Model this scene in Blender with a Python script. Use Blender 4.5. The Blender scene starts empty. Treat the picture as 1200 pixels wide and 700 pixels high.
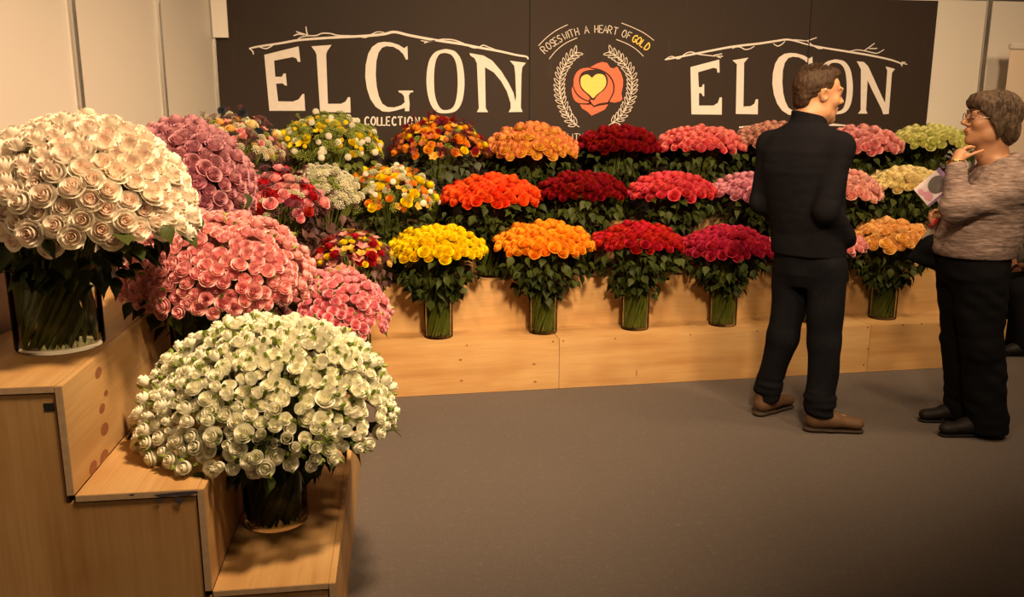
import bpy, bmesh, math, random
import numpy as np
from mathutils import Vector, Matrix, Euler
from math import sin, cos, pi, radians, sqrt

random.seed(7)
SC = bpy.context.scene
COL = SC.collection

# ------------------------------------------------------------------ camera
CAM_H, PITCH, YAW, FPX = 1.57, radians(12.05), radians(9.7), 1007.0
cam_d = bpy.data.cameras.new('camera')
cam_d.sensor_width = 36.0
cam_d.lens = 36.0 * FPX / 1200.0
cam_d.clip_start = 0.05
cam = bpy.data.objects.new('camera', cam_d)
COL.objects.link(cam)
cam.location = (0, 0, CAM_H)
cam.rotation_euler = (radians(90) - PITCH, 0, -YAW)
SC.camera = cam

# ------------------------------------------------------------------ world, lights, exposure
SC.view_settings.view_transform = 'Standard'
SC.view_settings.look = 'None'
SC.view_settings.gamma = 1.0
SC.view_settings.use_curve_mapping = False
SC.view_settings.exposure = 0.0
SC.cycles.transparent_max_bounces = 32      # clear glass, water and glass again
world = bpy.data.worlds.new('hall')
SC.world = world
world.use_nodes = True
wb = world.node_tree.nodes['Background']
wb.inputs[0].default_value = (1.0, 0.62, 0.36, 1)
wb.inputs[1].default_value = 0.052

WARM = (1.0, 0.685, 0.39)
def area_light(name, loc, target, watts, size=0.35, col=WARM, spread=150):
    d = bpy.data.lights.new(name, 'AREA')
    d.shape = 'DISK'; d.size = size; d.energy = watts; d.color = col
    d.spread = radians(spread)
    o = bpy.data.objects.new(name, d); COL.objects.link(o)
    o.location = loc
    o.rotation_euler = (Vector(target) - Vector(loc)).to_track_quat('-Z', 'Y').to_euler()
    return o
area_light('spotlight', (0.50, 1.75, 3.2), (-0.55, 3.0, 1.0), 35, 0.35, spread=85)
area_light('spotlight', (0.6, 3.0, 3.3), (0.35, 5.2, 1.0), 19, 0.35, spread=100)
area_light('spotlight', (1.9, 3.0, 3.3), (1.8, 5.2, 1.0), 19, 0.35, spread=100)
area_light('spotlight', (3.3, 3.0, 3.3), (3.3, 5.2, 1.0), 19, 0.35, spread=100)
area_light('spotlight', (0.9, 0.9, 3.1), (0.7, 5.0, 0.8), 52, 0.4, spread=80)
area_light('spotlight', (2.6, 1.0, 3.2), (2.0, 5.0, 0.8), 15, 0.4, spread=80)
area_light('spotlight', (4.6, 2.6, 3.3), (4.5, 5.6, 1.5), 15, 0.4, spread=120)

# ------------------------------------------------------------------ picture measurements -> places in the room
_F = (sin(YAW)*cos(PITCH), cos(YAW)*cos(PITCH), -sin(PITCH))
_R = (cos(YAW), -sin(YAW), 0.0)
_U = (sin(YAW)*sin(PITCH), cos(YAW)*sin(PITCH), cos(PITCH))
def ray(x, y):
    a = (x-600)/FPX; b = (350-y)/FPX
    return Vector([_F[i] + a*_R[i] + b*_U[i] for i in range(3)])
def on_y(x, y, Y):
    r = ray(x, y); return Vector((0, 0, CAM_H)) + r*(Y/r.y)
def on_z(x, y, z):
    r = ray(x, y); return Vector((0, 0, CAM_H)) + r*((z-CAM_H)/r.z)
def on_plane(x, y, p, n):
    r = ray(x, y); c = Vector((0, 0, CAM_H)); p = Vector(p); n = Vector(n)
    return c + r*((p-c).dot(n)/r.dot(n))

# ------------------------------------------------------------------ object helpers
def lin(c):
    return tuple(((v/255.0)/12.92 if v/255.0 <= 0.04045 else ((v/255.0+0.055)/1.055)**2.4) for v in c)
def link(name, data, parent=None, mat=None):
    o = bpy.data.objects.new(name, data); COL.objects.link(o)
    if parent is not None: o.parent = parent
    if mat is not None and data is not None and hasattr(data, 'materials'):
        data.materials.clear(); data.materials.append(mat)
    return o
def tag(o, label=None, cat=None, group=None, kind=None):
    if label: o['label'] = label
    if cat: o['category'] = cat
    if group: o['group'] = group
    if kind: o['kind'] = kind
    return o
def thing(name, label, cat, loc=(0, 0, 0), rz=0.0, group=None):
    o = bpy.data.objects.new(name, None); COL.objects.link(o)
    o.empty_display_size = 0.1
    o.location = loc; o.rotation_euler = (0, 0, rz)
    return tag(o, label, cat, group)
def mesh_from(name, verts, faces, smooth=False):
    me = bpy.data.meshes.new(name)
    me.from_pydata([tuple(v) for v in verts], [], faces)
    if smooth:
        me.polygons.foreach_set('use_smooth', [True]*len(me.polygons))
    me.update()
    return me
def box_mesh(name, x0, x1, y0, y1, z0, z1, bevel=0.0):
    bm = bmesh.new()
    bmesh.ops.create_cube(bm, size=1.0)
    for v in bm.verts:
        v.co = Vector((x0+(v.co.x+.5)*(x1-x0), y0+(v.co.y+.5)*(y1-y0), z0+(v.co.z+.5)*(z1-z0)))
    if bevel:
        bmesh.ops.bevel(bm, geom=bm.edges[:], offset=bevel, segments=2, affect='EDGES', clamp_overlap=True)
    me = bpy.data.meshes.new(name); bm.to_mesh(me); bm.free()
    return me
def box(name, x0, x1, y0, y1, z0, z1, mat, parent=None, bevel=0.0):
    return link(name, box_mesh(name, x0, x1, y0, y1, z0, z1, bevel), parent, mat)
def lathe_mesh(name, prof, n=32, smooth=True):
    vs, fs = [], []
    for r, z in prof:
        for i in range(n):
            a = 2*pi*i/n; vs.append((r*cos(a), r*sin(a), z))
    for k in range(len(prof)-1):
        for i in range(n):
            j = (i+1) % n
            fs.append((k*n+i, k*n+j, (k+1)*n+j, (k+1)*n+i))
    return mesh_from(name, vs, fs, smooth)
def tube_geo(pts, rads, n=6, caps=True):
    """verts, faces of a tube along pts"""
    vs, fs = [], []
    m = len(pts)
    P = [Vector(p) for p in pts]
    if not hasattr(rads, '__len__'): rads = [rads]*m
    prev = None
    for k in range(m):
        t = (P[min(k+1, m-1)] - P[max(k-1, 0)])
        if t.length < 1e-9: t = Vector((0, 0, 1))
        t.normalize()
        if prev is None:
            a = Vector((0, 0, 1)) if abs(t.z) < 0.9 else Vector((1, 0, 0))
            u = t.cross(a).normalized()
        else:
            u = (prev - t*prev.dot(t))
            u = u.normalized() if u.length > 1e-6 else t.orthogonal().normalized()
        prev = u
        w = t.cross(u)
        for i in range(n):
            a = 2*pi*i/n
            vs.append(P[k] + (u*cos(a)+w*sin(a))*rads[k])
    for k in range(m-1):
        for i in range(n):
            j = (i+1) % n
            fs.append((k*n+i, k*n+j, (k+1)*n+j, (k+1)*n+i))
    if caps:
        fs.append(tuple(reversed(range(n)))); fs.append(tuple(range((m-1)*n, m*n)))
    return vs, fs
class Geo:
    """collects vertices and faces for one mesh"""
    def __init__(s): s.v, s.f = [], []
    def add(s, vs, fs):
        b = len(s.v); s.v += [tuple(v) for v in vs]; s.f += [tuple(i+b for i in f) for f in fs]
    def tube(s, pts, rads, n=6, caps=True): s.add(*tube_geo(pts, rads, n, caps))
    def mesh(s, name, smooth=True): return mesh_from(name, s.v, s.f, smooth)
def tube(name, pts, rads, mat, parent=None, n=8):
    vs, fs = tube_geo(pts, rads, n)
    return link(name, mesh_from(name, vs, fs, True), parent, mat)

# ------------------------------------------------------------------ materials
MAT = {}
def new_mat(name):
    m = bpy.data.materials.new(name); m.use_nodes = True
    nt = m.node_tree; b = nt.nodes['Principled BSDF']
    MAT[name] = m
    return m, nt, b
def N(nt, t, **kw):
    n = nt.nodes.new(t)
    for k, v in kw.items():
        if k.startswith('i_'):
            n.inputs[k[2:].replace('_', ' ')].default_value = v
        else: setattr(n, k, v)
    return n
def mix_rgb(nt, fac, a, b, mode='MIX'):
    n = nt.nodes.new('ShaderNodeMix'); n.data_type = 'RGBA'; n.blend_type = mode
    for sock, v in ((n.inputs[0], fac), (n.inputs[6], a), (n.inputs[7], b)):
        if hasattr(v, 'links'): nt.links.new(v, sock)
        elif isinstance(v, (int, float)): sock.default_value = v
        else: sock.default_value = (*v[:3], 1)
    return n.outputs[2]
def ramp(nt, src, stops):
    r = nt.nodes.new('ShaderNodeValToRGB'); e = r.color_ramp.elements
    while len(e) < len(stops): e.new(0.5)
    for el, (p, c) in zip(e, stops):
        el.position = p; el.color = (c, c, c, 1) if isinstance(c, (int, float)) else (*c[:3], 1)
    nt.links.new(src, r.inputs[0]); return r.outputs[0]
def noise(nt, scale, detail=3, vec=None, rough=0.55):
    n = N(nt, 'ShaderNodeTexNoise'); n.inputs['Scale'].default_value = scale
    n.inputs['Detail'].default_value = detail; n.inputs['Roughness'].default_value = rough
    if vec is not None: nt.links.new(vec, n.inputs['Vector'])
    return n.outputs[0]
def coords(nt, scale=(1, 1, 1), rot=(0, 0, 0), kind='Object', loc=(0, 0, 0)):
    tc = N(nt, 'ShaderNodeTexCoord'); mp = N(nt, 'ShaderNodeMapping')
    mp.inputs['Scale'].default_value = scale; mp.inputs['Rotation'].default_value = rot
    mp.inputs['Location'].default_value = loc
    nt.links.new(tc.outputs[kind], mp.inputs[0]); return mp.outputs[0]
def bump(nt, b, h, strength=0.2, dist=0.01):
    n = N(nt, 'ShaderNodeBump'); n.inputs['Strength'].default_value = strength
    n.inputs['Distance'].default_value = dist
    nt.links.new(h, n.inputs['Height']); nt.links.new(n.outputs[0], b.inputs['Normal'])
def plain(name, col, rough=0.6, metal=0.0, var=0.12, scale=20, bmp=0.0, spec=0.5):
    m, nt, b = new_mat(name)
    n = noise(nt, scale, 3, coords(nt))
    c = mix_rgb(nt, n, tuple(v*(1-var) for v in col), tuple(min(1, v*(1+var)) for v in col))
    nt.links.new(c, b.inputs['Base Color'])
    b.inputs['Roughness'].default_value = rough; b.inputs['Metallic'].default_value = metal
    b.inputs['Specular IOR Level'].default_value = spec
    if bmp: bump(nt, b, n, bmp)
    return m
def cloth(name, col, col2, scale=260, stretch=(1, 1, 1), rough=0.9, bmp=0.25, fold=7, sheen=0.0, spec=0.25):
    m, nt, b = new_mat(name)
    w = noise(nt, scale, 2, coords(nt, stretch)); f = noise(nt, fold, 3, coords(nt))
    c = mix_rgb(nt, ramp(nt, w, [(0.3, 0), (0.7, 1)]), col, col2)
    nt.links.new(c, b.inputs['Base Color'])
    b.inputs['Roughness'].default_value = rough; b.inputs['Specular IOR Level'].default_value = spec
    b.inputs['Sheen Weight'].default_value = sheen
    a = N(nt, 'ShaderNodeMath', operation='MULTIPLY_ADD'); a.inputs[1].default_value = 0.15
    nt.links.new(w, a.inputs[0]); nt.links.new(f, a.inputs[2])
    bump(nt, b, a.outputs[0], bmp, 0.02)
    return m
def plywood(name, grain_rot, col=(0.54, 0.325, 0.13), dark=(0.39, 0.20, 0.068), light=(0.60, 0.405, 0.19)):
    m, nt, b = new_mat(name)
    v = coords(nt, (1, 1, 1), grain_rot)
    sep = N(nt, 'ShaderNodeVectorMath', operation='MULTIPLY'); sep.inputs[1].default_value = (0.55, 7.0, 7.0)
    nt.links.new(v, sep.inputs[0])
    g1 = noise(nt, 1.6, 4, sep.outputs[0], 0.6)
    sep2 = N(nt, 'ShaderNodeVectorMath', operation='MULTIPLY'); sep2.inputs[1].default_value = (2.0, 60.0, 60.0)
    nt.links.new(v, sep2.inputs[0])
    g2 = noise(nt, 2.2, 3, sep2.outputs[0], 0.6)
    big = noise(nt, 2.3, 2, v)
    c = mix_rgb(nt, ramp(nt, g1, [(0.32, 0), (0.62, 1)]), dark, col)
    c = mix_rgb(nt, ramp(nt, big, [(0.4, 0), (0.75, 0.75)]), c, light)
    c = mix_rgb(nt, ramp(nt, g2, [(0.3, 0.35), (0.55, 0)]), c, dark)
    nt.links.new(c, b.inputs['Base Color'])
    b.inputs['Roughness'].default_value = 0.55; b.inputs['Specular IOR Level'].default_value = 0.3
    bump(nt, b, g2, 0.06, 0.004)
    return m
plywood('plywood_x', (0, 0, 0))
plywood('plywood_y', (0, 0, radians(90)))
plywood('plywood_z', (0, radians(90), 0))
plain('plywood_edge', (0.52, 0.36, 0.22), 0.7, scale=60, var=0.25)
plain('knot', (0.26, 0.095, 0.035), 0.7, var=0.3, scale=60)
plain('black_gap', (0.006, 0.005, 0.004), 0.9)
plain('aluminium', (0.62, 0.60, 0.57), 0.28, 1.0, 0.05)
plain('wall_panel', (0.68, 0.635, 0.575), 0.55, 0, 0.025, 2.0)
plain('white_paint', (0.62, 0.57, 0.53), 0.7, 0, 0.10, 30)
plain('chalk_white', (0.62, 0.55, 0.48), 0.8, 0, 0.25, 90)
plain('logo_red', (0.80, 0.115, 0.045), 0.6, 0, 0.06, 40)
plain('logo_gold', (0.72, 0.52, 0.10), 0.6, 0, 0.15, 70)
plain('gold_text', (0.78, 0.52, 0.07), 0.6, 0, 0.15, 70)
m, nt, b = new_mat('blackboard')
n1 = noise(nt, 1.3, 4, coords(nt, (1, 1, 0.35))); n2 = noise(nt, 9, 4, coords(nt, (1.6, 1, 0.25)))
c = mix_rgb(nt, n1, (0.020, 0.013, 0.009), (0.032, 0.020, 0.015))
c = mix_rgb(nt, ramp(nt, n2, [(0.62, 0), (0.85, 0.35)]), c, (0.07, 0.048, 0.036))
nt.links.new(c, b.inputs['Base Color']); b.inputs['Roughness'].default_value = 0.65
b.inputs['Specular IOR Level'].default_value = 0.2
m, nt, b = new_mat('carpet')
n1 = noise(nt, 210, 3, coords(nt)); n2 = noise(nt, 1.1, 4, coords(nt)); n3 = noise(nt, 34, 4, coords(nt))
c = mix_rgb(nt, ramp(nt, n1, [(0.3, 0), (0.7, 1)]), (0.088, 0.073, 0.066), (0.165, 0.139, 0.126))
c = mix_rgb(nt, ramp(nt, n2, [(0.35, 0.0), (0.75, 0.5)]), c, (0.105, 0.087, 0.078))
c = mix_rgb(nt, ramp(nt, n3, [(0.55, 0), (0.8, 0.35)]), c, (0.20, 0.175, 0.155))
nt.links.new(c, b.inputs['Base Color']); b.inputs['Roughness'].default_value = 0.95
b.inputs['Specular IOR Level'].default_value = 0.1
bump(nt, b, n1, 0.5, 0.004)

# ------------------------------------------------------------------ room shell
YB = 5.66                      # front face of the painted boards
fl = box('floor', -3.5, 9.0, -2.5, 8.0, -0.06, 0.0, MAT['carpet']); tag(fl, 'grey brown needle felt carpet floor', kind='structure')
WZ = 2.36
def wall_run(root, p0, p1, splits, z1=2.5, thick=0.03, mat='wall_panel', rail=True):
    """wall panels between posts along p0->p1 (plan); splits are distances of the posts"""
    d = Vector((p1[0]-p0[0], p1[1]-p0[1])); L = d.length; ang = math.atan2(d.y, d.x)
    root.location = (p0[0], p0[1], 0); root.rotation_euler = (0, 0, ang)
    s = [0.0] + splits + [L]
    for a, b2 in zip(s[:-1], s[1:]):
        if b2 - a < 0.05: continue
        box('panel', a+0.012, b2-0.012, 0, thick, 0.0, z1, MAT[mat], root)
    for q in splits:
        p = link('post', None, root)
        p.location = (q, 0, 0)
        box('post_core', -0.020, 0.020, -0.008, thick, 0, z1+0.06, MAT['aluminium'], p, 0.003)
        for sx in (-0.013, 0.0, 0.013):
            box('post_rib', sx-0.0045, sx+0.0045, -0.018, -0.0075, 0, z1+0.06, MAT['aluminium'], p, 0.0015)
    if rail:
        box('rail', 0, L, -0.012, thick+0.01, z1-0.04, z1+0.01, MAT['aluminium'], root, 0.004)
# left wall: panels run from behind the camera to the corner
wl = bpy.data.objects.new('wall_left', None); COL.objects.link(wl)
tag(wl, 'white exhibition wall panels between aluminium posts beside the stair', kind='structure')
cx, cy = -0.875, 5.70
ux, uy = -0.105, -0.9945
wall_run(wl, (cx+ux*4.6, cy+uy*4.6), (cx, cy), [4.6-4.04, 4.6-3.04, 4.6-2.03, 4.6-1.03, 4.6-0.02])
wb_ = bpy.data.objects.new('wall_back', None); COL.objects.link(wb_)
tag(wb_, 'white exhibition wall panels behind the black boards', kind='structure')
wall_run(wb_, (-0.90, 5.70), (7.4, 5.70), [1.95, 3.92, 5.285, 6.3, 7.3], 2.40)
# white corner fascia that covers the top left corner of the first board
q0 = on_y(250, 44, YB-0.02); q1 = on_y(268, 44, YB-0.02)
fa = box('trim_1', q0.x, q1.x, YB-0.03, YB-0.006, q0.z, 2.45, MAT['wall_panel']); tag(fa, 'white strip over the top left corner of the first black board', kind='structure')

# ------------------------------------------------------------------ painted black boards with lettering
def strip_geo(pts, w, Y):
    """flat ribbon of width w (list or number) along plan points on the board plane"""
    n = len(pts); vs, fs = [], []
    for i, p in enumerate(pts):
        a = pts[max(i-1, 0)]; c = pts[min(i+1, n-1)]
        t = Vector((c[0]-a[0], c[1]-a[1])); t = t.normalized() if t.length > 1e-9 else Vector((1, 0))
        ww = (w[i] if hasattr(w, '__len__') else w)/2
        vs.append((p[0]-t.y*ww, Y, p[1]+t.x*ww)); vs.append((p[0]+t.y*ww, Y, p[1]-t.x*ww))
    for i in range(n-1): fs.append((2*i, 2*i+2, 2*i+3, 2*i+1))
    return vs, fs
def smooth_line(pts, k=4, closed=False):
    out = []; n = len(pts)
    if n < 3 and not closed: return list(pts)
    for i in range(n if closed else n-1):
        if closed: p0, p1, p2, p3 = (pts[(i+j-1) % n] for j in range(4))
        else: p0, p1, p2, p3 = pts[max(i-1, 0)], pts[i], pts[i+1], pts[min(i+2, n-1)]
        for j in range(k):
            t = j/k
            out.append(tuple(0.5*((2*p1[d])+(-p0[d]+p2[d])*t+(2*p0[d]-5*p1[d]+4*p2[d]-p3[d])*t*t+(-p0[d]+3*p1[d]-3*p2[d]+p3[d])*t**3) for d in range(2)))
    if not closed: out.append(tuple(pts[-1]))
    return out
def bp(x, y):
    q = on_y(x, y, YB); return (q.x, q.z)
PXM = (on_y(701, 60, YB) - on_y(700, 60, YB)).length      # metres per picture pixel on the board
def paint_poly(name, pts, mat, parent, lift=0.0012, holes=None, thick=0.0007):
    """painted shape: flat filled outline lying on the board"""
    bm = bmesh.new()
    loops = [pts] + (holes or [])
    es = []
    for L in loops:
        vs = [bm.verts.new((x, YB-lift, z)) for x, z in L]
        for i in range(len(vs)): es.append(bm.edges.new((vs[i], vs[(i+1) % len(vs)])))
    bmesh.ops.triangle_fill(bm, edges=es, use_beauty=True, use_dissolve=False)
    bmesh.ops.recalc_face_normals(bm, faces=bm.faces[:])
    g = bmesh.ops.extrude_face_region(bm, geom=bm.faces[:])
    for v in [e for e in g['geom'] if isinstance(e, bmesh.types.BMVert)]: v.co.y += thick
    bmesh.ops.recalc_face_normals(bm, faces=bm.faces[:])
    me = bpy.data.meshes.new(name); bm.to_mesh(me); bm.free()
    return link(name, me, parent, MAT[mat])
def paint_line(name, pts, w, mat, parent, lift=0.0012, k=4):
    p = smooth_line(pts, k)
    vs, fs = strip_geo(p, w, YB-lift)
    return link(name, mesh_from(name, vs, fs), parent, MAT[mat])

board_x = [-0.858, 1.083, 3.02, 3.965]
board_lab = ['black painted board with the left white ELGON lettering',
             'black painted board with the red rose and golden heart emblem',
             'narrow black painted board at the right end of the wall display']
boards = []
for i in range(3):
    root = thing('blackboard_panel', board_lab[i], 'sign board', (0, 0, 0))
    box('board', board_x[i]+0.002, board_x[i+1]-0.002, YB, YB+0.02, 0.92, 2.345, MAT['blackboard'], root, 0.002)
    boards.append(root)
box('joint_strip', board_x[1]-0.003, board_x[1]+0.003, YB-0.003, YB+0.004, 0.92, 2.345, MAT['black_gap'], boards[0])
box('joint_strip', board_x[2]-0.0035, board_x[2]+0.0035, YB-0.003, YB+0.004, 0.92, 2.345, MAT['black_gap'], boards[1])
def cA(pts, ox, oy, s): return [(ox+x/s, oy+y/s) for x, y in pts]
E1 = cA([(115,200),(350,142),(362,248),(345,248),(335,225),(310,215),(182,240),(190,350),(235,350),(247,328),(262,328),(270,412),(255,408),(240,395),(196,397),(210,518),(310,520),(350,505),(375,470),(388,466),(395,583),(150,583)], 290, 30, 5.835)
L1 = cA([(437,142),(575,132),(545,175),(538,200),(550,535),(640,535),(670,520),(688,490),(702,490),(706,596),(497,590),(472,200),(465,180)], 290, 30, 5.835)
G1 = [(477.4,54),(473.5,56.5),(467,52.5),(458,49.7),(450,49),(443,50.2),(436,55),(431.5,63),(428.6,76),(428,90),(430,104),(434,116),(440,125),(448,130.5),(455,131.2),(463,129.8),(474.5,126.5),(474.5,130.3),(479.5,130.3),(480,122),(479,112),(481,108.5),(484.3,108),(484,106.2),(466.8,106.2),(467.5,108.3),(471,109.5),(473.5,113),(474.2,120),(470,123.5),(462,126),(454,125.5),(448,121.5),(444,113),(441.5,102),(440.3,88),(441,72),(443.5,62),(447.5,56),(453,54),(461,55),(467.5,58.5),(472.5,63.5),(475.7,69.8),(478,69.8)]
O1 = cA([(405,163),(345,185),(305,250),(290,360),(297,460),(320,540),(360,590),(420,600),(490,585),(530,530),(548,440),(548,340),(530,240),(490,180),(440,163)], 450, 30, 5.833)
O1h = cA([(405,188),(375,200),(352,250),(342,340),(345,450),(360,520),(390,570),(430,578),(470,560),(492,510),(503,430),(502,330),(490,250),(465,205),(435,190)], 450, 30, 5.833)
N1 = cA([(585,188),(680,205),(740,240),(800,310),(850,390),(885,460),(898,520),(903,480),(897,330),(890,275),(860,240),(970,255),(945,285),(940,330),(935,560),(947,590),(852,592),(866,565),(865,530),(840,450),(800,380),(750,320),(690,285),(695,565),(712,592),(635,592),(648,565),(635,260),(620,225),(590,205)], 450, 30, 5.833)
E2 = cA([(228,255),(425,203),(427,292),(412,292),(408,265),(385,260),(280,290),(285,392),(305,392),(313,373),(322,373),(322,455),(312,452),(303,433),(286,433),(286,518),(385,518),(415,500),(428,462),(443,462),(442,580),(235,578)], 770, 35, 5.835)
L2 = cA([(515,208),(625,190),(595,225),(590,525),(640,522),(665,505),(675,475),(690,475),(688,578),(538,575),(545,235),(530,222)], 770, 35, 5.835)
G2 = [(905+(x-428)*0.95, 62+(y-49)*0.89) for x, y in G1]
O2 = [(959+(x-499.7)*0.905, 70+(y-58)*0.855) for x, y in O1]
O2h = [(959+(x-499.7)*0.905, 70+(y-58)*0.855) for x, y in O1h]
N2 = cA([(430,215),(480,220),(510,250),(560,360),(610,470),(625,500),(640,280),(628,250),(692,267),(672,295),(650,575),(613,578),(600,540),(550,440),(505,345),(495,550),(505,573),(440,573),(458,548),(460,270),(445,240)], 930, 35, 5.835)
def B(pts): return [bp(*p) for p in pts]
for nm, pl, hole, par in (('letter_e', E1, None, 0), ('letter_l', L1, None, 0), ('letter_g', G1, None, 0), ('letter_o', O1, O1h, 0), ('letter_n', N1, None, 0),
                          ('letter_e', E2, None, 1), ('letter_l', L2, None, 1), ('letter_g', G2, None, 1), ('letter_o', O2, O2h, 2), ('letter_n', N2, None, 2)):
    if hole:
        paint_poly(nm, smooth_line(B(pl), 3, True), 'white_paint', boards[par], holes=[smooth_line(B(hole), 3, True)])
    else:
        paint_poly(nm, B(pl), 'white_paint', boards[par])
w = PXM
def brush(name, pts, width, par, mat='white_paint', lift=0.0014, taper=True, k=4):
    p = smooth_line(B(pts), k); n = len(p)
    ws = [width*w*(1.0 if not taper else (0.45+0.55*sin(pi*min(1, (i+0.6)/n*1.0))**0.5 if n > 1 else 1)) for i in range(n)]
    vs, fs = strip_geo(p, ws, YB-lift)
    return link(name, mesh_from(name, vs, fs), boards[par], MAT[mat])
brush('branch', [(292,57),(303,54.5),(330,50.5),(350,47),(375,45),(400,43.5),(430,42),(450,40),(462.5,37.5),(480,41.5),(510,47),(540,51.5),(560,55.5),(585,60),(605,64.5),(617,66.5),(618.8,69.5)], 2.7, 0)
for t in ([(292,57),(296,60),(297,64)], [(348,47),(352,44),(360,42),(370,41.8),(378,39),(388,39.5),(396,41.5),(410,42),(420,42.5),(428,44),(434,41),(442,37.5),(450,38)],
          [(347,37),(353,39),(360,41)], [(358.5,31),(359.5,38),(361,41)], [(344,42),(350,40),(356,41)], [(304,55),(312,57),(320,53)],
          [(493,47.5),(500,48.5),(513,47),(520,46),(532,47),(543,51),(553,55.5),(560,56),(566,53),(572,55),(580,58)], [(497,50.5),(503,48.5),(510,47.5)]):
    brush('twig', t, 1.3, 0, lift=0.0017)
brush('branch', [(779,70),(800,66),(830,60),(860,54.5),(890,51),(910,48),(925,46.5),(945,52)], 2.4, 1)
brush('branch', [(945,52),(965,56),(990,60),(1020,65),(1045,70.5),(1058,75.5)], 2.2, 2)
for par, L in ((1, ([(779,70),(787,66),(795,69),(803,63),(810,61),(818,63.5),(830,65),(838,66),(845,68)], [(836,65),(846,63)], [(838,66),(847,66)], [(858,57),(863,55),(868,55.5),(873,58),(879,57),(884,54)], [(906,51),(911,54),(916,52),(920,48)], [(925,46.5),(935,47),(945,48)])),
               (2, ([(945,48),(950,46.5),(957,44)], [(946,48),(952,53),(960,57),(966,56)], [(1013,59),(1019,55),(1025,50.5)], [(1018,57),(1024,57),(1028,56.5)], [(996,60),(1004,58.5),(1015,60),(1026,62.5),(1031,61),(1036,58)], [(1055,74),(1057,78)], [(1057,74),(1063,75.5)], [(1056,73),(1061,73)]))):
    for t in L: brush('twig', t, 1.2, par, lift=0.0017)
for pl, par in (([(392,142.8),(422,140),(422,144),(392,144.6)], 0), ([(498,140),(534,142.5),(534,144.3),(498,144)], 0),
                ([(866,148.4),(893,146),(893,148.2),(866,150.2)], 1), ([(968,144),(991,146.3),(991,148),(968,147.4)], 2)):
    paint_poly('dash', B(pl), 'white_paint', boards[par])
# stroke alphabet on a 1 x 1.6 cell
ST = {'R': [[(0,0),(0,1.6),(.6,1.6),(.85,1.25),(.6,.85),(0,.8)], [(.35,.8),(.9,0)]], 'O': [[(.5,0),(.1,.35),(.05,.9),(.25,1.45),(.55,1.6),(.85,1.3),(.95,.8),(.8,.25),(.5,0)]],
      'S': [[(.85,1.35),(.55,1.6),(.2,1.4),(.2,1.05),(.75,.65),(.85,.3),(.5,0),(.1,.2)]], 'E': [[(.85,1.6),(.1,1.6),(.1,0),(.85,0)], [(.1,.8),(.7,.8)]],
      'W': [[(0,1.6),(.25,0),(.5,1.1),(.75,0),(1,1.6)]], 'I': [[(.5,0),(.5,1.6)]], 'T': [[(0,1.6),(1,1.6)], [(.5,1.6),(.5,0)]],
      'H': [[(.1,0),(.1,1.6)], [(.9,0),(.9,1.6)], [(.1,.8),(.9,.8)]], 'A': [[(0,0),(.5,1.6),(1,0)], [(.2,.6),(.8,.6)]], 'F': [[(.1,0),(.1,1.6),(.9,1.6)], [(.1,.85),(.7,.85)]],
      'G': [[(.85,1.35),(.55,1.6),(.15,1.2),(.05,.6),(.35,.05),(.75,.1),(.9,.6),(.55,.6)]], 'L': [[(.1,1.6),(.1,0),(.85,0)]], 'D': [[(.1,0),(.1,1.6),(.55,1.5),(.9,1),(.85,.4),(.5,.05),(.1,0)]],
      'C': [[(.9,1.35),(.6,1.6),(.2,1.3),(.1,.8),(.2,.25),(.6,0),(.9,.25)]], 'N': [[(.1,0),(.1,1.6),(.9,0),(.9,1.6)]], 'Q': [[(.5,0),(.1,.35),(.05,.9),(.25,1.45),(.55,1.6),(.85,1.3),(.95,.8),(.8,.25),(.5,0)], [(.6,.4),(1,-.1)]],
      'U': [[(.1,1.6),(.1,.4),(.35,0),(.65,0),(.9,.4),(.9,1.6)]], 'Y': [[(0,1.6),(.5,.8),(1,1.6)], [(.5,.8),(.5,0)]]}
CURVY = set('OSGCQDRU')
def stroke_char(ch, cxp, cyp, wid, hgt, ang, width, par, mat):
    """letter of painted strokes, centre in picture pixels of the board, size in pixels"""
    g = Geo()
    for st in ST[ch]:
        pts = []
        for x, y in st:
            dx, dy = (x-.5)*wid, -(y-.8)/1.6*hgt
            pts.append(bp(cxp+dx*cos(ang)-dy*sin(ang), cyp+dx*sin(ang)+dy*cos(ang)))
        if ch in CURVY: pts = smooth_line(pts, 3)
        g.add(*strip_geo(pts, width*w, YB-0.0013))
    return link('letter_'+ch.lower(), g.mesh('letter_'+ch.lower(), False), boards[par], MAT[mat])
for ch, x in zip('COLLECTION', (430, 437.5, 444.5, 449.5, 455.2, 462, 469, 474.6, 480.6, 489)):
    stroke_char(ch, x, 142.0, 5.6 if ch not in 'I' else 3, 9.6, 0, 1.7, 0, 'white_paint')
for ch, x in zip('COLLECTION', (902, 909, 916, 921, 926.5, 933, 940, 946, 952, 960)):
    stroke_char(ch, x, 148.0, 5.6 if ch not in 'I' else 3, 8.5, 0, 1.6, 1, 'white_paint')
msg = [('R',60),('O',100),('S',137),('E',166),('S',200),('W',250),('I',281),('T',308),('H',356),('A',445),('H',536),('E',580),('A',618),('R',662),('T',710),('O',790),('F',835),('G',888),('O',923),('L',960),('D',1000)]
for i, (ch, xc) in enumerate(msg):
    x = 630+xc/7.78; a = math.asin((x-700)/92.0)
    stroke_char(ch, x, 126-92*cos(a), 5.0 if ch != 'I' else 2, 8.6, a, 0.85 if i < 17 else 1.25, 1, 'chalk_white' if i < 17 else 'gold_text')
for p in ([(631,53.7),(640,44.5),(652,35.5),(665.3,29)], [(728.3,27),(742,32.5),(755,39),(766.3,47.4)], [(643.5,69.2),(652,59),(663,50.5),(676.3,44.4)], [(722,46.3),(734,51),(745,57.5),(754,66)]):
    brush('arc_line', p, 0.8, 1, 'chalk_white', taper=False)
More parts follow.
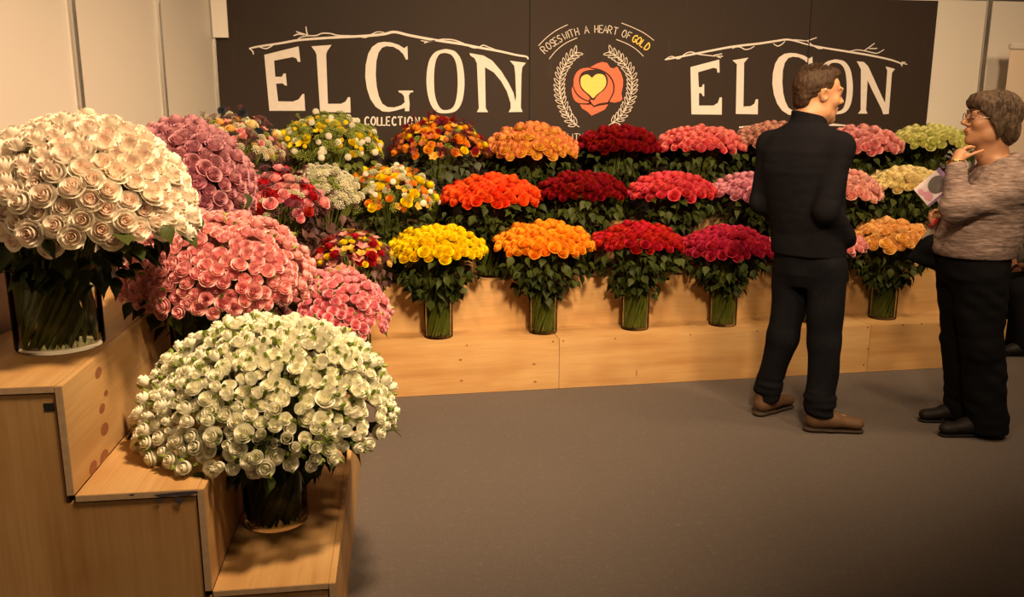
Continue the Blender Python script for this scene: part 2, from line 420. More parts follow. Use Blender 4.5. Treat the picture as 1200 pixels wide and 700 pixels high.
def wreath(sp, par):
    sp = smooth_line(sp, 8)
    n = len(sp); d = [0]
    for i in range(1, n): d.append(d[-1]+math.dist(sp[i], sp[i-1]))
    brush('stem_line', sp[::3], 0.8, par, 'chalk_white', taper=False)
    s = 3.0
    while s < d[-1]:
        i = max(1, next(j for j in range(n) if d[j] >= s))
        x, y = sp[i]; t = math.atan2(sp[i-1][1]-sp[i][1], sp[i-1][0]-sp[i][0])
        for sd in (-1, 1):
            a = t+sd*0.72; L = 8.6; W = 2.5
            o = []
            for k in range(11):
                q = 2*pi*k/10; u = 0.5-0.5*cos(q); v = sin(q)*(0.5+0.5*(1-u))
                lx, ly = u*L+1.2, v*W*0.8
                o.append((x+lx*cos(a)-ly*sin(a), y+lx*sin(a)+ly*cos(a)))
            vs, fs = strip_geo(B(o), 0.75*w, YB-0.0013)
            link('wreath_leaf', mesh_from('wreath_leaf', vs, fs), boards[par], MAT['chalk_white'])
        s += 5.9
wreath([(676,61),(668,68),(662.5,76),(657.5,86),(655.7,96.8),(656,107),(658,118),(664.8,134),(671,143),(679,149)], 1)
wreath([(713,60),(725,68),(733.3,77),(738.8,86),(740.7,96),(740,107),(737.5,117.4),(730,132),(722,141),(713,147)], 1)
for ch, x in zip('QUALITY', (650, 656, 662, 667, 671, 675.5, 681)):
    stroke_char(ch, x, 160.5, 4.4 if ch != 'I' else 2, 7.5, 0, 0.8, 1, 'chalk_white')
RP = [(691,79.4),(699.4,74.6),(705.8,72.7),(711.6,74),(714.8,79.1),(718.7,80.4),(723.2,78.1),(727.7,85.6),(730,93.3),(730,100),(728,110),(729.5,116),(727,118.5),(720,120.3),(715.5,119.5),(706,112),(697,90)]
RM = [(691,79.6),(682,80.5),(676,84.5),(672.5,92),(672,100),(670,104),(670.5,110),(673,117),(678,120.5),(686,121),(693,120.5),(696,124.5),(701,122.5),(710,121),(716,117),(720,109),(721.5,100),(719,91),(713,84.5),(703,80.5)]
RB = cA([(345,282),(430,289),(470,284),(490,314),(540,299),(635,283),(600,335),(540,365),(465,398),(420,355),(370,325)], 640, 90, 8.75)
paint_poly('emblem_petal', B(RP), 'logo_red', boards[1], 0.0012)
paint_poly('emblem_petal', smooth_line(B(RM), 3, True), 'logo_red', boards[1], 0.0020)
paint_poly('emblem_petal', B(RB), 'logo_red', boards[1], 0.0012)
HD = [(678.6,97),(679,90),(682.5,84.5),(690,82),(698,81.6),(706,83.6),(711.5,90),(712,98),(708.5,105),(700.5,111.5),(695,118),(688,111),(681.5,105)]
paint_poly('emblem_outline', smooth_line(B(HD), 3, True), 'blackboard', boards[1], 0.0027)
HT = [(693.4,91.3),(690,88),(686,87.5),(681.5,90),(680.2,95),(681,101),(685,106.4),(691,111.3),(694.9,115.2),(699,111),(705,106.4),(709.3,101),(710.3,95),(708.3,89),(704,86.8),(699,87),(695.5,89.5)]
paint_poly('emblem_heart', smooth_line(B(HT), 2, True), 'logo_gold', boards[1], 0.0034)
for p, ww in (([(691,79.6),(703,82),(713,88),(718.5,97),(719,107),(715,116),(712,121)], 1.9), ([(671.5,101),(675,109),(682,115.5),(692,119.5)], 1.7), ([(694.5,114),(690.5,118.5),(696,124.8)], 2.0), ([(679,121.6),(688,121.8),(693,120)], 1.5), ([(696,124.5),(703,121.8),(714,120.3)], 1.6)):
    brush('emblem_line', p, ww, 1, 'blackboard', 0.0030)

# ------------------------------------------------------------------ plywood steps along the back wall
T = 0.018
def step_unit(name, label, x0, x1, y0, y1, z0, z1, group, ends=(True, True), floor_to=0.0):
    r = thing(name, label, 'plywood step', ((x0+x1)/2, y0, 0), 0, group)
    ox = (x0+x1)/2
    a, b_ = x0-ox+0.0012, x1-ox-0.0012
    d = y1-y0
    box('front_panel', a, b_, 0, T, floor_to+0.001, z1-0.0005, MAT['plywood_x'], r, 0.0012)
    box('top_panel', a, b_, T+0.0008, d, z1-T, z1, MAT['plywood_x'], r, 0.0012)
    box('end_panel', a, a+T, T+0.001, d-0.001, floor_to+0.001, z1-T-0.001, MAT['plywood_y'], r, 0.001)
    box('end_panel', b_-T, b_, T+0.001, d-0.001, floor_to+0.001, z1-T-0.001, MAT['plywood_y'], r, 0.001)
    return r
Y1, Y2, Y3, Y4 = 4.705, 5.01, 5.315, 5.64
g = 'plywood steps along the back wall'
names = ['left', 'middle', 'right']
t1 = [step_unit('plywood_step', 'low plywood step in front, ' + s, a, b_, Y1, Y2, 0, 0.30, g) for a, b_, s in
      ((-0.015, 1.083, 'under the yellow and orange rose vases'), (1.083, 3.052, 'under the red and crimson rose vases'), (3.052, 4.0, 'behind the two standing people, open right end'))]
t2 = [step_unit('plywood_step', 'middle plywood step, ' + s, a, b_, Y2, Y3, 0, 0.60, g) for a, b_, s in
      ((-0.30, 1.083, 'behind the yellow and orange rose vases'), (1.083, 3.052, 'behind the red and crimson rose vases'), (3.052, 3.85, 'behind the peach rose vase and standing woman'))]
t3 = [step_unit('plywood_step', 'top plywood step against the black boards, ' + s, a, b_, Y3, Y4, 0, 0.90, g) for a, b_, s in
      ((-0.62, 1.083, 'below the left ELGON'), (1.083, 3.052, 'below the rose emblem'), (3.052, 3.9, 'below the right ELGON end'))]
# screw plugs and knots on the front of the first step
def spot(name, x, y, Y, rx, rz, mat, parent):
    q = on_y(x, y, Y); p = parent.location
    vs = [(q.x-p.x+rx*cos(2*pi*i/10)*(1+0.15*sin(3*i)), -0.0006, q.z+rz*sin(2*pi*i/10)) for i in range(10)]
    vs += [(vx, 0.0005, vz) for vx, _, vz in vs]
    fs = [tuple(reversed(range(10)))] + [(i, (i+1) % 10, 10+(i+1) % 10, 10+i) for i in range(10)]
    return link(name, mesh_from(name, vs, fs), parent, MAT[mat])
for x, y in ((539.6,421.9),(540.8,446.4),(625.8,427),(627,447.6)): spot('wood_knot', x, y, Y1, 0.010, 0.006, 'knot', t1[0])
for x, y in ((547,405),(648,400.5)): spot('screw', x, y, Y1, 0.004, 0.004, 'black_gap', t1[0])
for x, y in ((721,397),(809,392.5),(660,400),(887,388),(780,456)): spot('screw', x, y, Y1, 0.004, 0.004, 'black_gap', t1[1])
spot('wood_knot', 746, 437, Y1, 0.003, 0.024, 'knot', t1[1])
for x, y in ((1017,384),(1017,409),(1058,381),(1080,379.5),(1012,428)): spot('screw', x, y, Y1, 0.004, 0.005, 'black_gap', t1[2])
spot('wood_knot', 1102, 381, Y1, 0.011, 0.009, 'knot', t1[2])

# ------------------------------------------------------------------ plywood stair on the left
SR = radians(-2.0)
st = thing('plywood_stair', 'three tier plywood display stair on the left holding the large bouquets', 'plywood stair', (-0.118, 2.22, 0), SR)
SX = [0.0, -0.33, -0.655, -1.06]
SL = [2.47, 2.77, 3.07]
for k in range(3):
    zt = 0.3*(k+1)
    zl = 0.3*k
    box('riser', SX[k]-T, SX[k], 0, SL[k], zl+0.0006, zt-0.0005, MAT['plywood_y'], st, 0.0012)
    if k < 2:
        box('tread', SX[k+1]+0.001, SX[k]-T-0.0008, 0, SL[k], zt-T, zt, MAT['plywood_y'], st, 0.0012)
    else:       # the top tread is cut to follow the wall
        a0, a1, b0, b1 = -1.085, SX[k]-T-0.0008, -0.825, SX[k]-T-0.0008
        vs = [(a0, 0, zt-T), (a1, 0, zt-T), (b1, SL[k], zt-T), (b0, SL[k], zt-T), (a0, 0, zt), (a1, 0, zt), (b1, SL[k], zt), (b0, SL[k], zt)]
        link('tread', mesh_from('tread', vs, [(0, 3, 2, 1), (4, 5, 6, 7), (0, 1, 5, 4), (1, 2, 6, 5), (2, 3, 7, 6), (3, 0, 4, 7)]), st, MAT['plywood_y'])
    box('riser_edge', SX[k]-T+0.0005, SX[k]-0.0005, -0.0008, 0.0005, zl+0.002, zt-0.002, MAT['plywood_edge'], st)
    box('tread_edge', SX[k+1]+0.003, SX[k]-T-0.002, -0.0008, 0.0005, zt-T+0.001, zt-0.001, MAT['plywood_edge'], st)
gp = 0.004
ol = [(SX[0]-T-gp, 0.0)]
for k in range(3):
    ol += [(SX[k]-T-gp, 0.3*(k+1)-T-gp)]
    if k < 2: ol += [(SX[k+1]-T-gp, 0.3*(k+1)-T-gp)]
ol += [(SX[3], 0.9-T-gp), (SX[3], 0.0)]
bm = bmesh.new()
f_ = bm.faces.new([bm.verts.new((x, 0.003, z)) for x, z in ol])
g_ = bmesh.ops.extrude_face_region(bm, geom=[f_])
for v in [e for e in g_['geom'] if isinstance(e, bmesh.types.BMVert)]: v.co.y += T
bmesh.ops.recalc_face_normals(bm, faces=bm.faces[:])
me = bpy.data.meshes.new('end_panel'); bm.to_mesh(me); bm.free()
link('end_panel', me, st, MAT['plywood_z'])
box('backing', SX[3]+0.001, SX[0]-T-0.002, 0.022, 0.03, 0.01, 0.29, MAT['black_gap'], st)
def stair_pt(x, y, axis, val):
    """picture point on a stair plane: axis 'y' = end face, 'x' = riser face, in stair coordinates"""
    R = Matrix.Rotation(SR, 3, 'Z'); nrm = R @ (Vector((0, 1, 0)) if axis == 'y' else Vector((1, 0, 0)))
    p = Vector(st.location) + nrm*val
    return R.transposed() @ (on_plane(x, y, p, nrm) - Vector(st.location))
q = stair_pt(57, 478, 'y', 0.0)
hb = box('cable_hole', q.x-0.0125, q.x+0.0125, 0.0022, 0.012, q.z-0.011, q.z+0.011, MAT['black_gap'], st)
hb['label'] = 'black cable hole'
def blot(name, pts, mat, axis):
    """irregular stain on a stair face"""
    P = [stair_pt(x, y, axis, 0.0 if axis == 'y' else SX[2]) for x, y in pts]
    off = Vector((0, -0.0012, 0)) if axis == 'y' else Vector((0.0006, 0, 0))
    vs = [p+off for p in P]
    return link(name, mesh_from(name, vs, [tuple(range(len(vs)))]), st, MAT[mat])
def oval(cx, cy, rx, ry, tilt=0.0, n=10):
    return [(cx+rx*cos(2*pi*i/n)*cos(tilt)-ry*sin(2*pi*i/n)*sin(tilt), cy+rx*cos(2*pi*i/n)*sin(tilt)+ry*sin(2*pi*i/n)*cos(tilt)) for i in range(n)]
for (cx_, cy_, rx, ry) in ((115,437,3.6,7.5),(124,461,2.4,4),(119.5,479,3.2,6.5),(122.5,503,4.4,8),(109,548,4,9),(122,536,4.5,10)):
    blot('wood_knot', oval(cx_, cy_, rx, ry, 0.25), 'knot', 'x')
plain('paint_smear', (0.05, 0.045, 0.06), 0.8)
for pl in ([(180,580),(192,578.5),(214,576.3),(230,575.4),(233,577.5),(222,580.5),(203,581),(188,583)], [(203,584),(213,582.5),(214,588),(211,592),(206,588.5)], [(180,586),(190,584),(189,588),(183,588)], [(150,580),(158,578.5),(156,581)]):
    blot('paint_smear', pl, 'paint_smear', 'y')

# ------------------------------------------------------------------ flower heads (unit size meshes, shared by every bloom of a kind)
def add_attr(me, name, vals):
    a = me.attributes.new(name, 'FLOAT', 'POINT'); a.data.foreach_set('value', vals)
def rose_mesh(name, openness=1.0, seed=0, layers=None):
    """unit rose: a swirl of overlapping petals, radius about 1, opening towards +z"""
    rnd = random.Random(seed)
    L = layers or [(2, 0.15, 0.13, 0.58, 0.00), (3, 0.34, 0.32, 0.62, 0.02), (4, 0.62, 0.64, 0.52, 0.09), (5, 0.90, 0.95, 0.30, 0.20)]
    V, Fs, lay, tip = [], [], [], []
    NU, NV = 6, 4
    for li, (n, rm, rt, zt, curl) in enumerate(L):
        a0 = rnd.uniform(0, 6.28)
        for k in range(n):
            ac = a0 + 2*pi*k/n + rnd.uniform(-.12, .12)
            half = (2*pi/n)*0.72 if n > 2 else 2.0
            zt2 = zt + rnd.uniform(-.05, .05)
            base = len(V)
            for iu in range(NU):
                u = -1+2*iu/(NU-1)
                for iv in range(NV):
                    v = iv/(NV-1)
                    ve = v*(1-0.16*u*u)
                    a = ac+u*half*(1-0.25*(1-v))
                    r = (0.10+(rm-0.10)*min(1, ve*2.2)) if ve < 0.45 else rm+(rt-rm)*((ve-0.45)/0.55)**1.3
                    r *= (1+0.07*(u+1)*0.5)*(0.9+0.1*openness)
                    z = -0.78+(zt2+0.78)*ve - curl*max(0, ve-0.72)*1.6*openness
                    r += curl*max(0, ve-0.7)*0.9*openness*(1-0.4*u*u)
                    V.append((r*cos(a), r*sin(a), z)); lay.append(li/(len(L)-1)); tip.append(v)
            for iu in range(NU-1):
                for iv in range(NV-1):
                    p = base+iu*NV+iv
                    Fs.append((p, p+NV, p+NV+1, p+1))
    me = mesh_from(name, V, Fs, True)
    add_attr(me, 'lay', lay); add_attr(me, 'tip', tip)
    return me
def blob_mesh(name, bumps=60, depth=0.25, seed=1, flat=1.0):
    """pompon head: ball of small blunt petals"""
    V, Fs, lay, tip = [], [], [], []
    for i in range(bumps):
        z = 1-(i+0.5)/bumps*1.75; r = sqrt(max(0, 1-z*z)); a = i*2.39996
        n = Vector((r*cos(a), r*sin(a), z)); t = n.orthogonal().normalized(); s = n.cross(t)
        w = 2.0/sqrt(bumps)*1.05; b0 = len(V)
        c = n*(1-depth)
        for q in range(5): V.append(c+(t*cos(q*1.2566)+s*sin(q*1.2566))*w)
        V.append(n*1.0+Vector((0, 0, 0.05)))
        lay += [i/bumps]*6; tip += [0]*5+[1]
        for q in range(5): Fs.append((b0+q, b0+(q+1) % 5, b0+5))
    V = [(v[0], v[1], v[2]*flat) for v in V]
    me = mesh_from(name, V, Fs, False); add_attr(me, 'lay', lay); add_attr(me, 'tip', tip)
    return me
def star_mesh(name, n=6, wid=0.36, cup=0.55, seed=0):
    """lily like head of n pointed petals around a small throat"""
    V, Fs, lay, tip = [], [], [], []
    for k in range(n):
        a = 2*pi*k/n+(0.1 if k % 2 else 0); b0 = len(V)
        ca, sa = cos(a), sin(a)
        for iv in range(5):
            v = iv/4; r = 0.08+0.95*v; z = -0.5+cup*1.6*v-0.75*v*v*cup
            ww = wid*sin(pi*(0.12+0.86*v))
            for s in (-1, 0, 1):
                V.append((r*ca-s*ww*sa, r*sa+s*ww*ca, z-(0.10 if s == 0 else 0)+(0.06*(k % 2))))
                lay.append(k/n); tip.append(v)
        for iv in range(4):
            for s in range(2):
                p = b0+iv*3+s; Fs.append((p, p+1, p+4, p+3))
    me = mesh_from(name, V, Fs, True); add_attr(me, 'lay', lay); add_attr(me, 'tip', tip)
    return me
def spike_mesh(name, n=90, seed=3):
    """thistle head: ball of thin spikes over a collar of bracts"""
    V, Fs, lay, tip = [], [], [], []
    for i in range(n):
        z = 1-(i+0.5)/n*1.7; r = sqrt(max(0, 1-z*z)); a = i*2.39996
        d = Vector((r*cos(a), r*sin(a), z)); t = d.orthogonal().normalized(); s = d.cross(t); b0 = len(V)
        for q in range(3): V.append(d*0.5+(t*cos(q*2.094)+s*sin(q*2.094))*0.16)
        V.append(d); lay += [i/n]*4; tip += [0]*3+[1]
        for q in range(3): Fs.append((b0+q, b0+(q+1) % 3, b0+3))
    for k in range(9):
        a = 2*pi*k/9; b0 = len(V)
        V += [(0.3*cos(a-.25), 0.3*sin(a-.25), -.5), (0.3*cos(a+.25), 0.3*sin(a+.25), -.5), (1.5*cos(a), 1.5*sin(a), -.25)]
        lay += [1]*3; tip += [0, 0, 1]; Fs.append((b0, b0+1, b0+2))
    me = mesh_from(name, V, Fs, False); add_attr(me, 'lay', lay); add_attr(me, 'tip', tip)
    return me
def umbel_mesh(name, n=34, seed=4, size=0.13, dome=0.35, stems=True):
    """flat cluster of tiny florets on thin stalks"""
    rnd = random.Random(seed)
    V, Fs, lay, tip = [], [], [], []
    for i in range(n):
        r = sqrt((i+0.5)/n); a = i*2.39996
        c = Vector((r*cos(a), r*sin(a), dome*(1-r*r)+rnd.uniform(-.1, .1))); b0 = len(V)
        s = size*rnd.uniform(.7, 1.2)
        V += [c+Vector((s, 0, 0)), c+Vector((0, s, 0)), c+Vector((-s, 0, 0)), c+Vector((0, -s, 0)), c+Vector((0, 0, s)), c-Vector((0, 0, s))]
        for q in range(4):
            Fs += [(b0+q, b0+(q+1) % 4, b0+4), (b0+(q+1) % 4, b0+q, b0+5)]
        lay += [r]*6; tip += [.5, .5, .5, .5, 1, .2]
        if stems:
            b1 = len(V); e = Vector((c.x*0.15, c.y*0.15, -0.9))
            V += [c+Vector((.02, 0, 0)), c-Vector((.02, 0, 0)), e]; lay += [r]*3; tip += [0]*3; Fs.append((b1, b1+1, b1+2))
    me = mesh_from(name, V, Fs, False); add_attr(me, 'lay', lay); add_attr(me, 'tip', tip)
    return me
def leaf_mesh(name, wid=0.36, droop=0.35, fold=0.12):
    """oval pointed leaf along +x, folded at the midrib"""
    V, Fs = [], []
    ws = [0.03, 0.75, 1.0, 0.78, 0.30, 0.0]
    for i, w_ in enumerate(ws):
        x = i/5; z = -droop*x*x
        V += [(x, w_*wid, z+fold*w_), (x, 0, z), (x, -w_*wid, z+fold*w_)]
    for i in range(5):
        p = 3*i; Fs += [(p, p+1, p+4, p+3), (p+1, p+2, p+5, p+4)]
    return mesh_from(name, V, Fs, True)
def tier_mesh(name, seed=5):
    """spray twig: upright stalk with side sprigs and tiny buds"""
    rnd = random.Random(seed); gq = Geo()
    for k in range(5):
        d = Vector((rnd.uniform(-.35, .35), rnd.uniform(-.35, .35), 1)).normalized()
        gq.tube([(0, 0, -.6), d*0.3, d*rnd.uniform(.8, 1.1)], [0.02, 0.018, 0.01], 3)
        for j in range(7):
            s = rnd.uniform(.3, 1.0); c = d*s; e = c+Vector((rnd.uniform(-.22, .22), rnd.uniform(-.22, .22), rnd.uniform(.05, .2)))
            gq.tube([c, e], [0.012, 0.008], 3)
            z = rnd.uniform(.03, .05)
            b0 = len(gq.v)
            gq.v += [tuple(e+Vector(o)*z) for o in ((1, 0, 0), (0, 1, 0), (-1, 0, 0), (0, -1, 0), (0, 0, 1.2), (0, 0, -1.2))]
            for q in range(4): gq.f += [(b0+q, b0+(q+1) % 4, b0+4), (b0+(q+1) % 4, b0+q, b0+5)]
    me = gq.mesh(name, False); add_attr(me, 'lay', [0.5]*len(me.vertices)); add_attr(me, 'tip', [0.5]*len(me.vertices))
    return me
RICH = [(2, 0.15, 0.12, 0.56, 0.00), (3, 0.31, 0.31, 0.62, 0.02), (3, 0.49, 0.54, 0.56, 0.10), (4, 0.66, 0.80, 0.38, 0.20), (5, 0.80, 1.04, 0.10, 0.26)]
BASE = {'rose': [rose_mesh('rose_bloom_1', 0.8, 1, RICH), rose_mesh('rose_bloom_2', 1.0, 2, RICH), rose_mesh('rose_bloom_3', 0.8, 3)],
        'bud': [rose_mesh('bud_%d' % s, 0.4, 10+s, [(2, .12, .14, .75, 0), (3, .34, .30, .72, 0), (4, .56, .60, .5, .05)]) for s in (1, 2)],
        'pompon': [blob_mesh('pompon', 80, .5)], 'ball': [blob_mesh('ball', 60, .42)],
        'star': [star_mesh('star_a'), star_mesh('star_b', 5, .42, .75)], 'thistle': [spike_mesh('thistle')],
        'umbel': [umbel_mesh('umbel_a'), umbel_mesh('umbel_b', 26, 9, .16, .5)], 'floret': [umbel_mesh('floret', 40, 12, .17, .9)],
        'twig': [tier_mesh('twig_a', 5), tier_mesh('twig_b', 8)]}
def petal_mat(name, inner, outer, edge=None, edge_amt=0.0, var=0.16, rough=0.55, mid=None):
    m, nt, b = new_mat(name)
    la = N(nt, 'ShaderNodeAttribute', attribute_name='lay'); ti = N(nt, 'ShaderNodeAttribute', attribute_name='tip')
    c = mix_rgb(nt, la.outputs['Fac'], inner, outer)
    if edge is not None:
        c = mix_rgb(nt, ramp(nt, ti.outputs['Fac'], [(0.62, 0.0), (1.0, edge_amt)]), c, edge)
    oi = N(nt, 'ShaderNodeObjectInfo')
    hsv = N(nt, 'ShaderNodeHueSaturation')
    mr = N(nt, 'ShaderNodeMapRange'); mr.inputs[3].default_value = 1-var; mr.inputs[4].default_value = 1+var*0.7
    nt.links.new(oi.outputs['Random'], mr.inputs[0]); nt.links.new(mr.outputs[0], hsv.inputs['Value'])
    mr2 = N(nt, 'ShaderNodeMapRange'); mr2.inputs[3].default_value = 0.493; mr2.inputs[4].default_value = 0.507
    ml = N(nt, 'ShaderNodeMath', operation='FRACT'); mm = N(nt, 'ShaderNodeMath', operation='MULTIPLY'); mm.inputs[1].default_value = 17.3
    nt.links.new(oi.outputs['Random'], mm.inputs[0]); nt.links.new(mm.outputs[0], ml.inputs[0]); nt.links.new(ml.outputs[0], mr2.inputs[0])
    nt.links.new(mr2.outputs[0], hsv.inputs['Hue'])
    nt.links.new(c, hsv.inputs['Color']); nt.links.new(hsv.outputs[0], b.inputs['Base Color'])
    b.inputs['Roughness'].default_value = rough; b.inputs['Specular IOR Level'].default_value = 0.25
    tl = N(nt, 'ShaderNodeBsdfTranslucent'); nt.links.new(hsv.outputs[0], tl.inputs[0])
    ms = N(nt, 'ShaderNodeMixShader'); ms.inputs[0].default_value = 0.30
    nt.links.new(b.outputs[0], ms.inputs[1]); nt.links.new(tl.outputs[0], ms.inputs[2])
    nt.links.new(ms.outputs[0], nt.nodes['Material Output'].inputs[0])
    return m
def leaf_mat(name, a, c2, rough=0.42):
    m, nt, b = new_mat(name)
    oi = N(nt, 'ShaderNodeObjectInfo'); n = noise(nt, 14, 2, coords(nt))
    c = mix_rgb(nt, oi.outputs['Random'], a, c2); c = mix_rgb(nt, ramp(nt, n, [(.35, 0), (.8, .5)]), c, tuple(v*0.6 for v in a))
    nt.links.new(c, b.inputs['Base Color']); b.inputs['Roughness'].default_value = rough
    b.inputs['Specular IOR Level'].default_value = 0.12
    return m
leaf_mat('leaf', (0.018, 0.028, 0.005), (0.048, 0.060, 0.012), 0.5)
leaf_mat('leaf_light', (0.06, 0.075, 0.012), (0.14, 0.16, 0.03))
leaf_mat('leaf_grey', (0.030, 0.038, 0.018), (0.07, 0.08, 0.04))
leaf_mat('leaf_purple', (0.06, 0.028, 0.03), (0.10, 0.05, 0.04))
leaf_mat('stem', (0.085, 0.105, 0.018), (0.13, 0.15, 0.03), 0.5)
P = petal_mat
P('white_rose', (0.92, 0.66, 0.52), (0.94, 0.90, 0.79), (0.95, 0.91, 0.80), 0.5, 0.03)
P('white_spray', (0.93, 0.91, 0.68), (0.94, 0.93, 0.80), (0.95, 0.93, 0.82), 0.3, 0.03)
P('mauve_rose', (0.46, 0.16, 0.22), (0.62, 0.30, 0.36), (0.74, 0.42, 0.44), 0.5, 0.10)
P('pink_spray', (0.80, 0.28, 0.32), (0.88, 0.48, 0.47), (0.93, 0.60, 0.56), 0.4, 0.07)
P('hot_spray', (0.80, 0.13, 0.24), (0.90, 0.46, 0.50), (0.93, 0.58, 0.58), 0.4, 0.08)
P('yellow_rose', (0.88, 0.60, 0.004), (0.90, 0.72, 0.006), (0.92, 0.78, 0.01), 0.3, 0.05)
P('orange_rose', (0.92, 0.52, 0.012), (0.93, 0.40, 0.02), (0.92, 0.28, 0.03), 0.5, 0.08)
P('red_rose', (0.36, 0.005, 0.010), (0.52, 0.012, 0.016), (0.64, 0.025, 0.026), 0.5, 0.12)
P('crimson_rose', (0.42, 0.008, 0.035), (0.56, 0.02, 0.075), (0.68, 0.06, 0.13), 0.5, 0.12)
P('dark_red_rose', (0.22, 0.003, 0.007), (0.27, 0.005, 0.009), (0.31, 0.008, 0.011), 0.3, 0.14)
P('vermilion_rose', (0.74, 0.06, 0.010), (0.86, 0.085, 0.013), (0.90, 0.15, 0.03), 0.6, 0.08)
P('coral_rose', (0.56, 0.012, 0.04), (0.74, 0.045, 0.08), (0.84, 0.15, 0.16), 0.6, 0.10)
P('coral_cream_rose', (0.74, 0.05, 0.11), (0.82, 0.12, 0.18), (0.90, 0.42, 0.30), 0.6, 0.12)
P('orchid_rose', (0.62, 0.17, 0.28), (0.72, 0.32, 0.42), (0.82, 0.46, 0.50), 0.5, 0.08)
P('yellow_red_rose', (0.95, 0.82, 0.05), (0.93, 0.66, 0.12), (0.70, 0.10, 0.11), 0.85, 0.06)
P('dusty_rose', (0.56, 0.24, 0.20), (0.62, 0.32, 0.26), (0.66, 0.40, 0.30), 0.4, 0.08)
P('pink_rose', (0.80, 0.22, 0.28), (0.88, 0.44, 0.44), (0.92, 0.56, 0.50), 0.5, 0.10)
P('salmon_rose', (0.82, 0.32, 0.30), (0.90, 0.55, 0.48), (0.92, 0.62, 0.54), 0.5, 0.08)
P('lime_rose', (0.72, 0.72, 0.20), (0.82, 0.82, 0.36), (0.86, 0.86, 0.46), 0.4, 0.06)
P('cream_rose', (0.88, 0.72, 0.28), (0.92, 0.82, 0.48), (0.93, 0.84, 0.54), 0.4, 0.06)
P('peach_rose', (0.95, 0.74, 0.14), (0.95, 0.70, 0.26), (0.90, 0.42, 0.24), 0.6, 0.08)
P('green_filler', (0.26, 0.34, 0.05), (0.34, 0.40, 0.08))
P('pale_filler', (0.62, 0.60, 0.36), (0.72, 0.70, 0.50))
P('white_pom', (0.80, 0.76, 0.60), (0.84, 0.80, 0.68))
P('yellow_pom', (0.86, 0.60, 0.015), (0.90, 0.68, 0.02))
P('green_bud', (0.26, 0.34, 0.06), (0.34, 0.42, 0.09))
P('thistle_blue', (0.030, 0.038, 0.055), (0.055, 0.062, 0.080))
P('purple_filler', (0.14, 0.05, 0.07), (0.22, 0.09, 0.10))
P('burgundy', (0.10, 0.008, 0.022), (0.15, 0.015, 0.03))
P('orange_filler', (0.62, 0.14, 0.015), (0.74, 0.20, 0.02))
P('rust', (0.40, 0.10, 0.03), (0.52, 0.17, 0.04))
P('pink_star', (0.74, 0.25, 0.24), (0.82, 0.42, 0.36), (0.62, 0.10, 0.12), 0.5)
P('gold_star', (0.70, 0.38, 0.03), (0.76, 0.46, 0.10), (0.60, 0.18, 0.04), 0.4)
# glass, water
m, nt, b = new_mat('vase_glass')
out = nt.nodes['Material Output']
tr = N(nt, 'ShaderNodeBsdfTransparent'); tr.inputs[0].default_value = (0.94, 0.945, 0.90, 1)
gl = N(nt, 'ShaderNodeBsdfGlossy'); gl.inputs['Roughness'].default_value = 0.06
fr = N(nt, 'ShaderNodeFresnel'); fr.inputs[0].default_value = 1.09
mx = N(nt, 'ShaderNodeMixShader')
nt.links.new(fr.outputs[0], mx.inputs[0]); nt.links.new(tr.outputs[0], mx.inputs[1]); nt.links.new(gl.outputs[0], mx.inputs[2])
nt.links.new(mx.outputs[0], out.inputs[0])
m, nt, b = new_mat('vase_water')
out = nt.nodes['Material Output']
tr = N(nt, 'ShaderNodeBsdfTransparent'); tr.inputs[0].default_value = (0.86, 0.87, 0.74, 1)
gl = N(nt, 'ShaderNodeBsdfGlossy'); gl.inputs['Roughness'].default_value = 0.05
mx = N(nt, 'ShaderNodeMixShader'); mx.inputs[0].default_value = 0.03
nt.links.new(tr.outputs[0], mx.inputs[1]); nt.links.new(gl.outputs[0], mx.inputs[2]); nt.links.new(mx.outputs[0], out.inputs[0])
VASE = lathe_mesh('glass_vase', [(0.0, 0.0), (0.93, 0.0), (0.985, 0.012), (1.0, 0.04), (1.0, 0.97), (0.99, 1.0), (0.955, 1.0), (0.945, 0.97), (0.945, 0.06), (0.90, 0.045), (0.0, 0.045)], 36)
VASE.materials.append(MAT['vase_glass'])
WATER = lathe_mesh('water', [(0.0, 0.05), (0.90, 0.05), (0.94, 0.07), (0.94, 0.80), (0.0, 0.80)], 28)
WATER.materials.append(MAT['vase_water'])
def stem_bundle(name, n, seed):
    """stems crossing in a vase of radius 1, height 1, then fanning out above it to (2.4, z 1.9)"""
    rnd = random.Random(seed); gq = Geo()
    for i in range(n):
        r = sqrt(rnd.random())*0.86; a = rnd.uniform(0, 6.28); tw = rnd.uniform(0.9, 1.5)
        if i < n*0.5: r = rnd.uniform(.80, .92)
        pts = []
        for z, k, t in ((0.06, r, 0), (0.45, r*0.97, .45), (0.95, r*0.94, 1.0), (1.35, r*1.2, 1.15), (1.9, r*2.3, 1.2)):
            pts.append((k*cos(a+tw*t), k*sin(a+tw*t), z))
        gq.tube(pts, [0.042]*5, 4, False)
    return gq.mesh(name)
STEMS = [stem_bundle('stems_a', 95, 2), stem_bundle('stems_b', 90, 5)]
for s_ in STEMS: s_.materials.append(MAT['stem'])
LEAVES = [leaf_mesh('leaf_a'), leaf_mesh('leaf_b', 0.42, 0.15, 0.06), leaf_mesh('leaf_c', 0.30, 0.55, 0.15)]
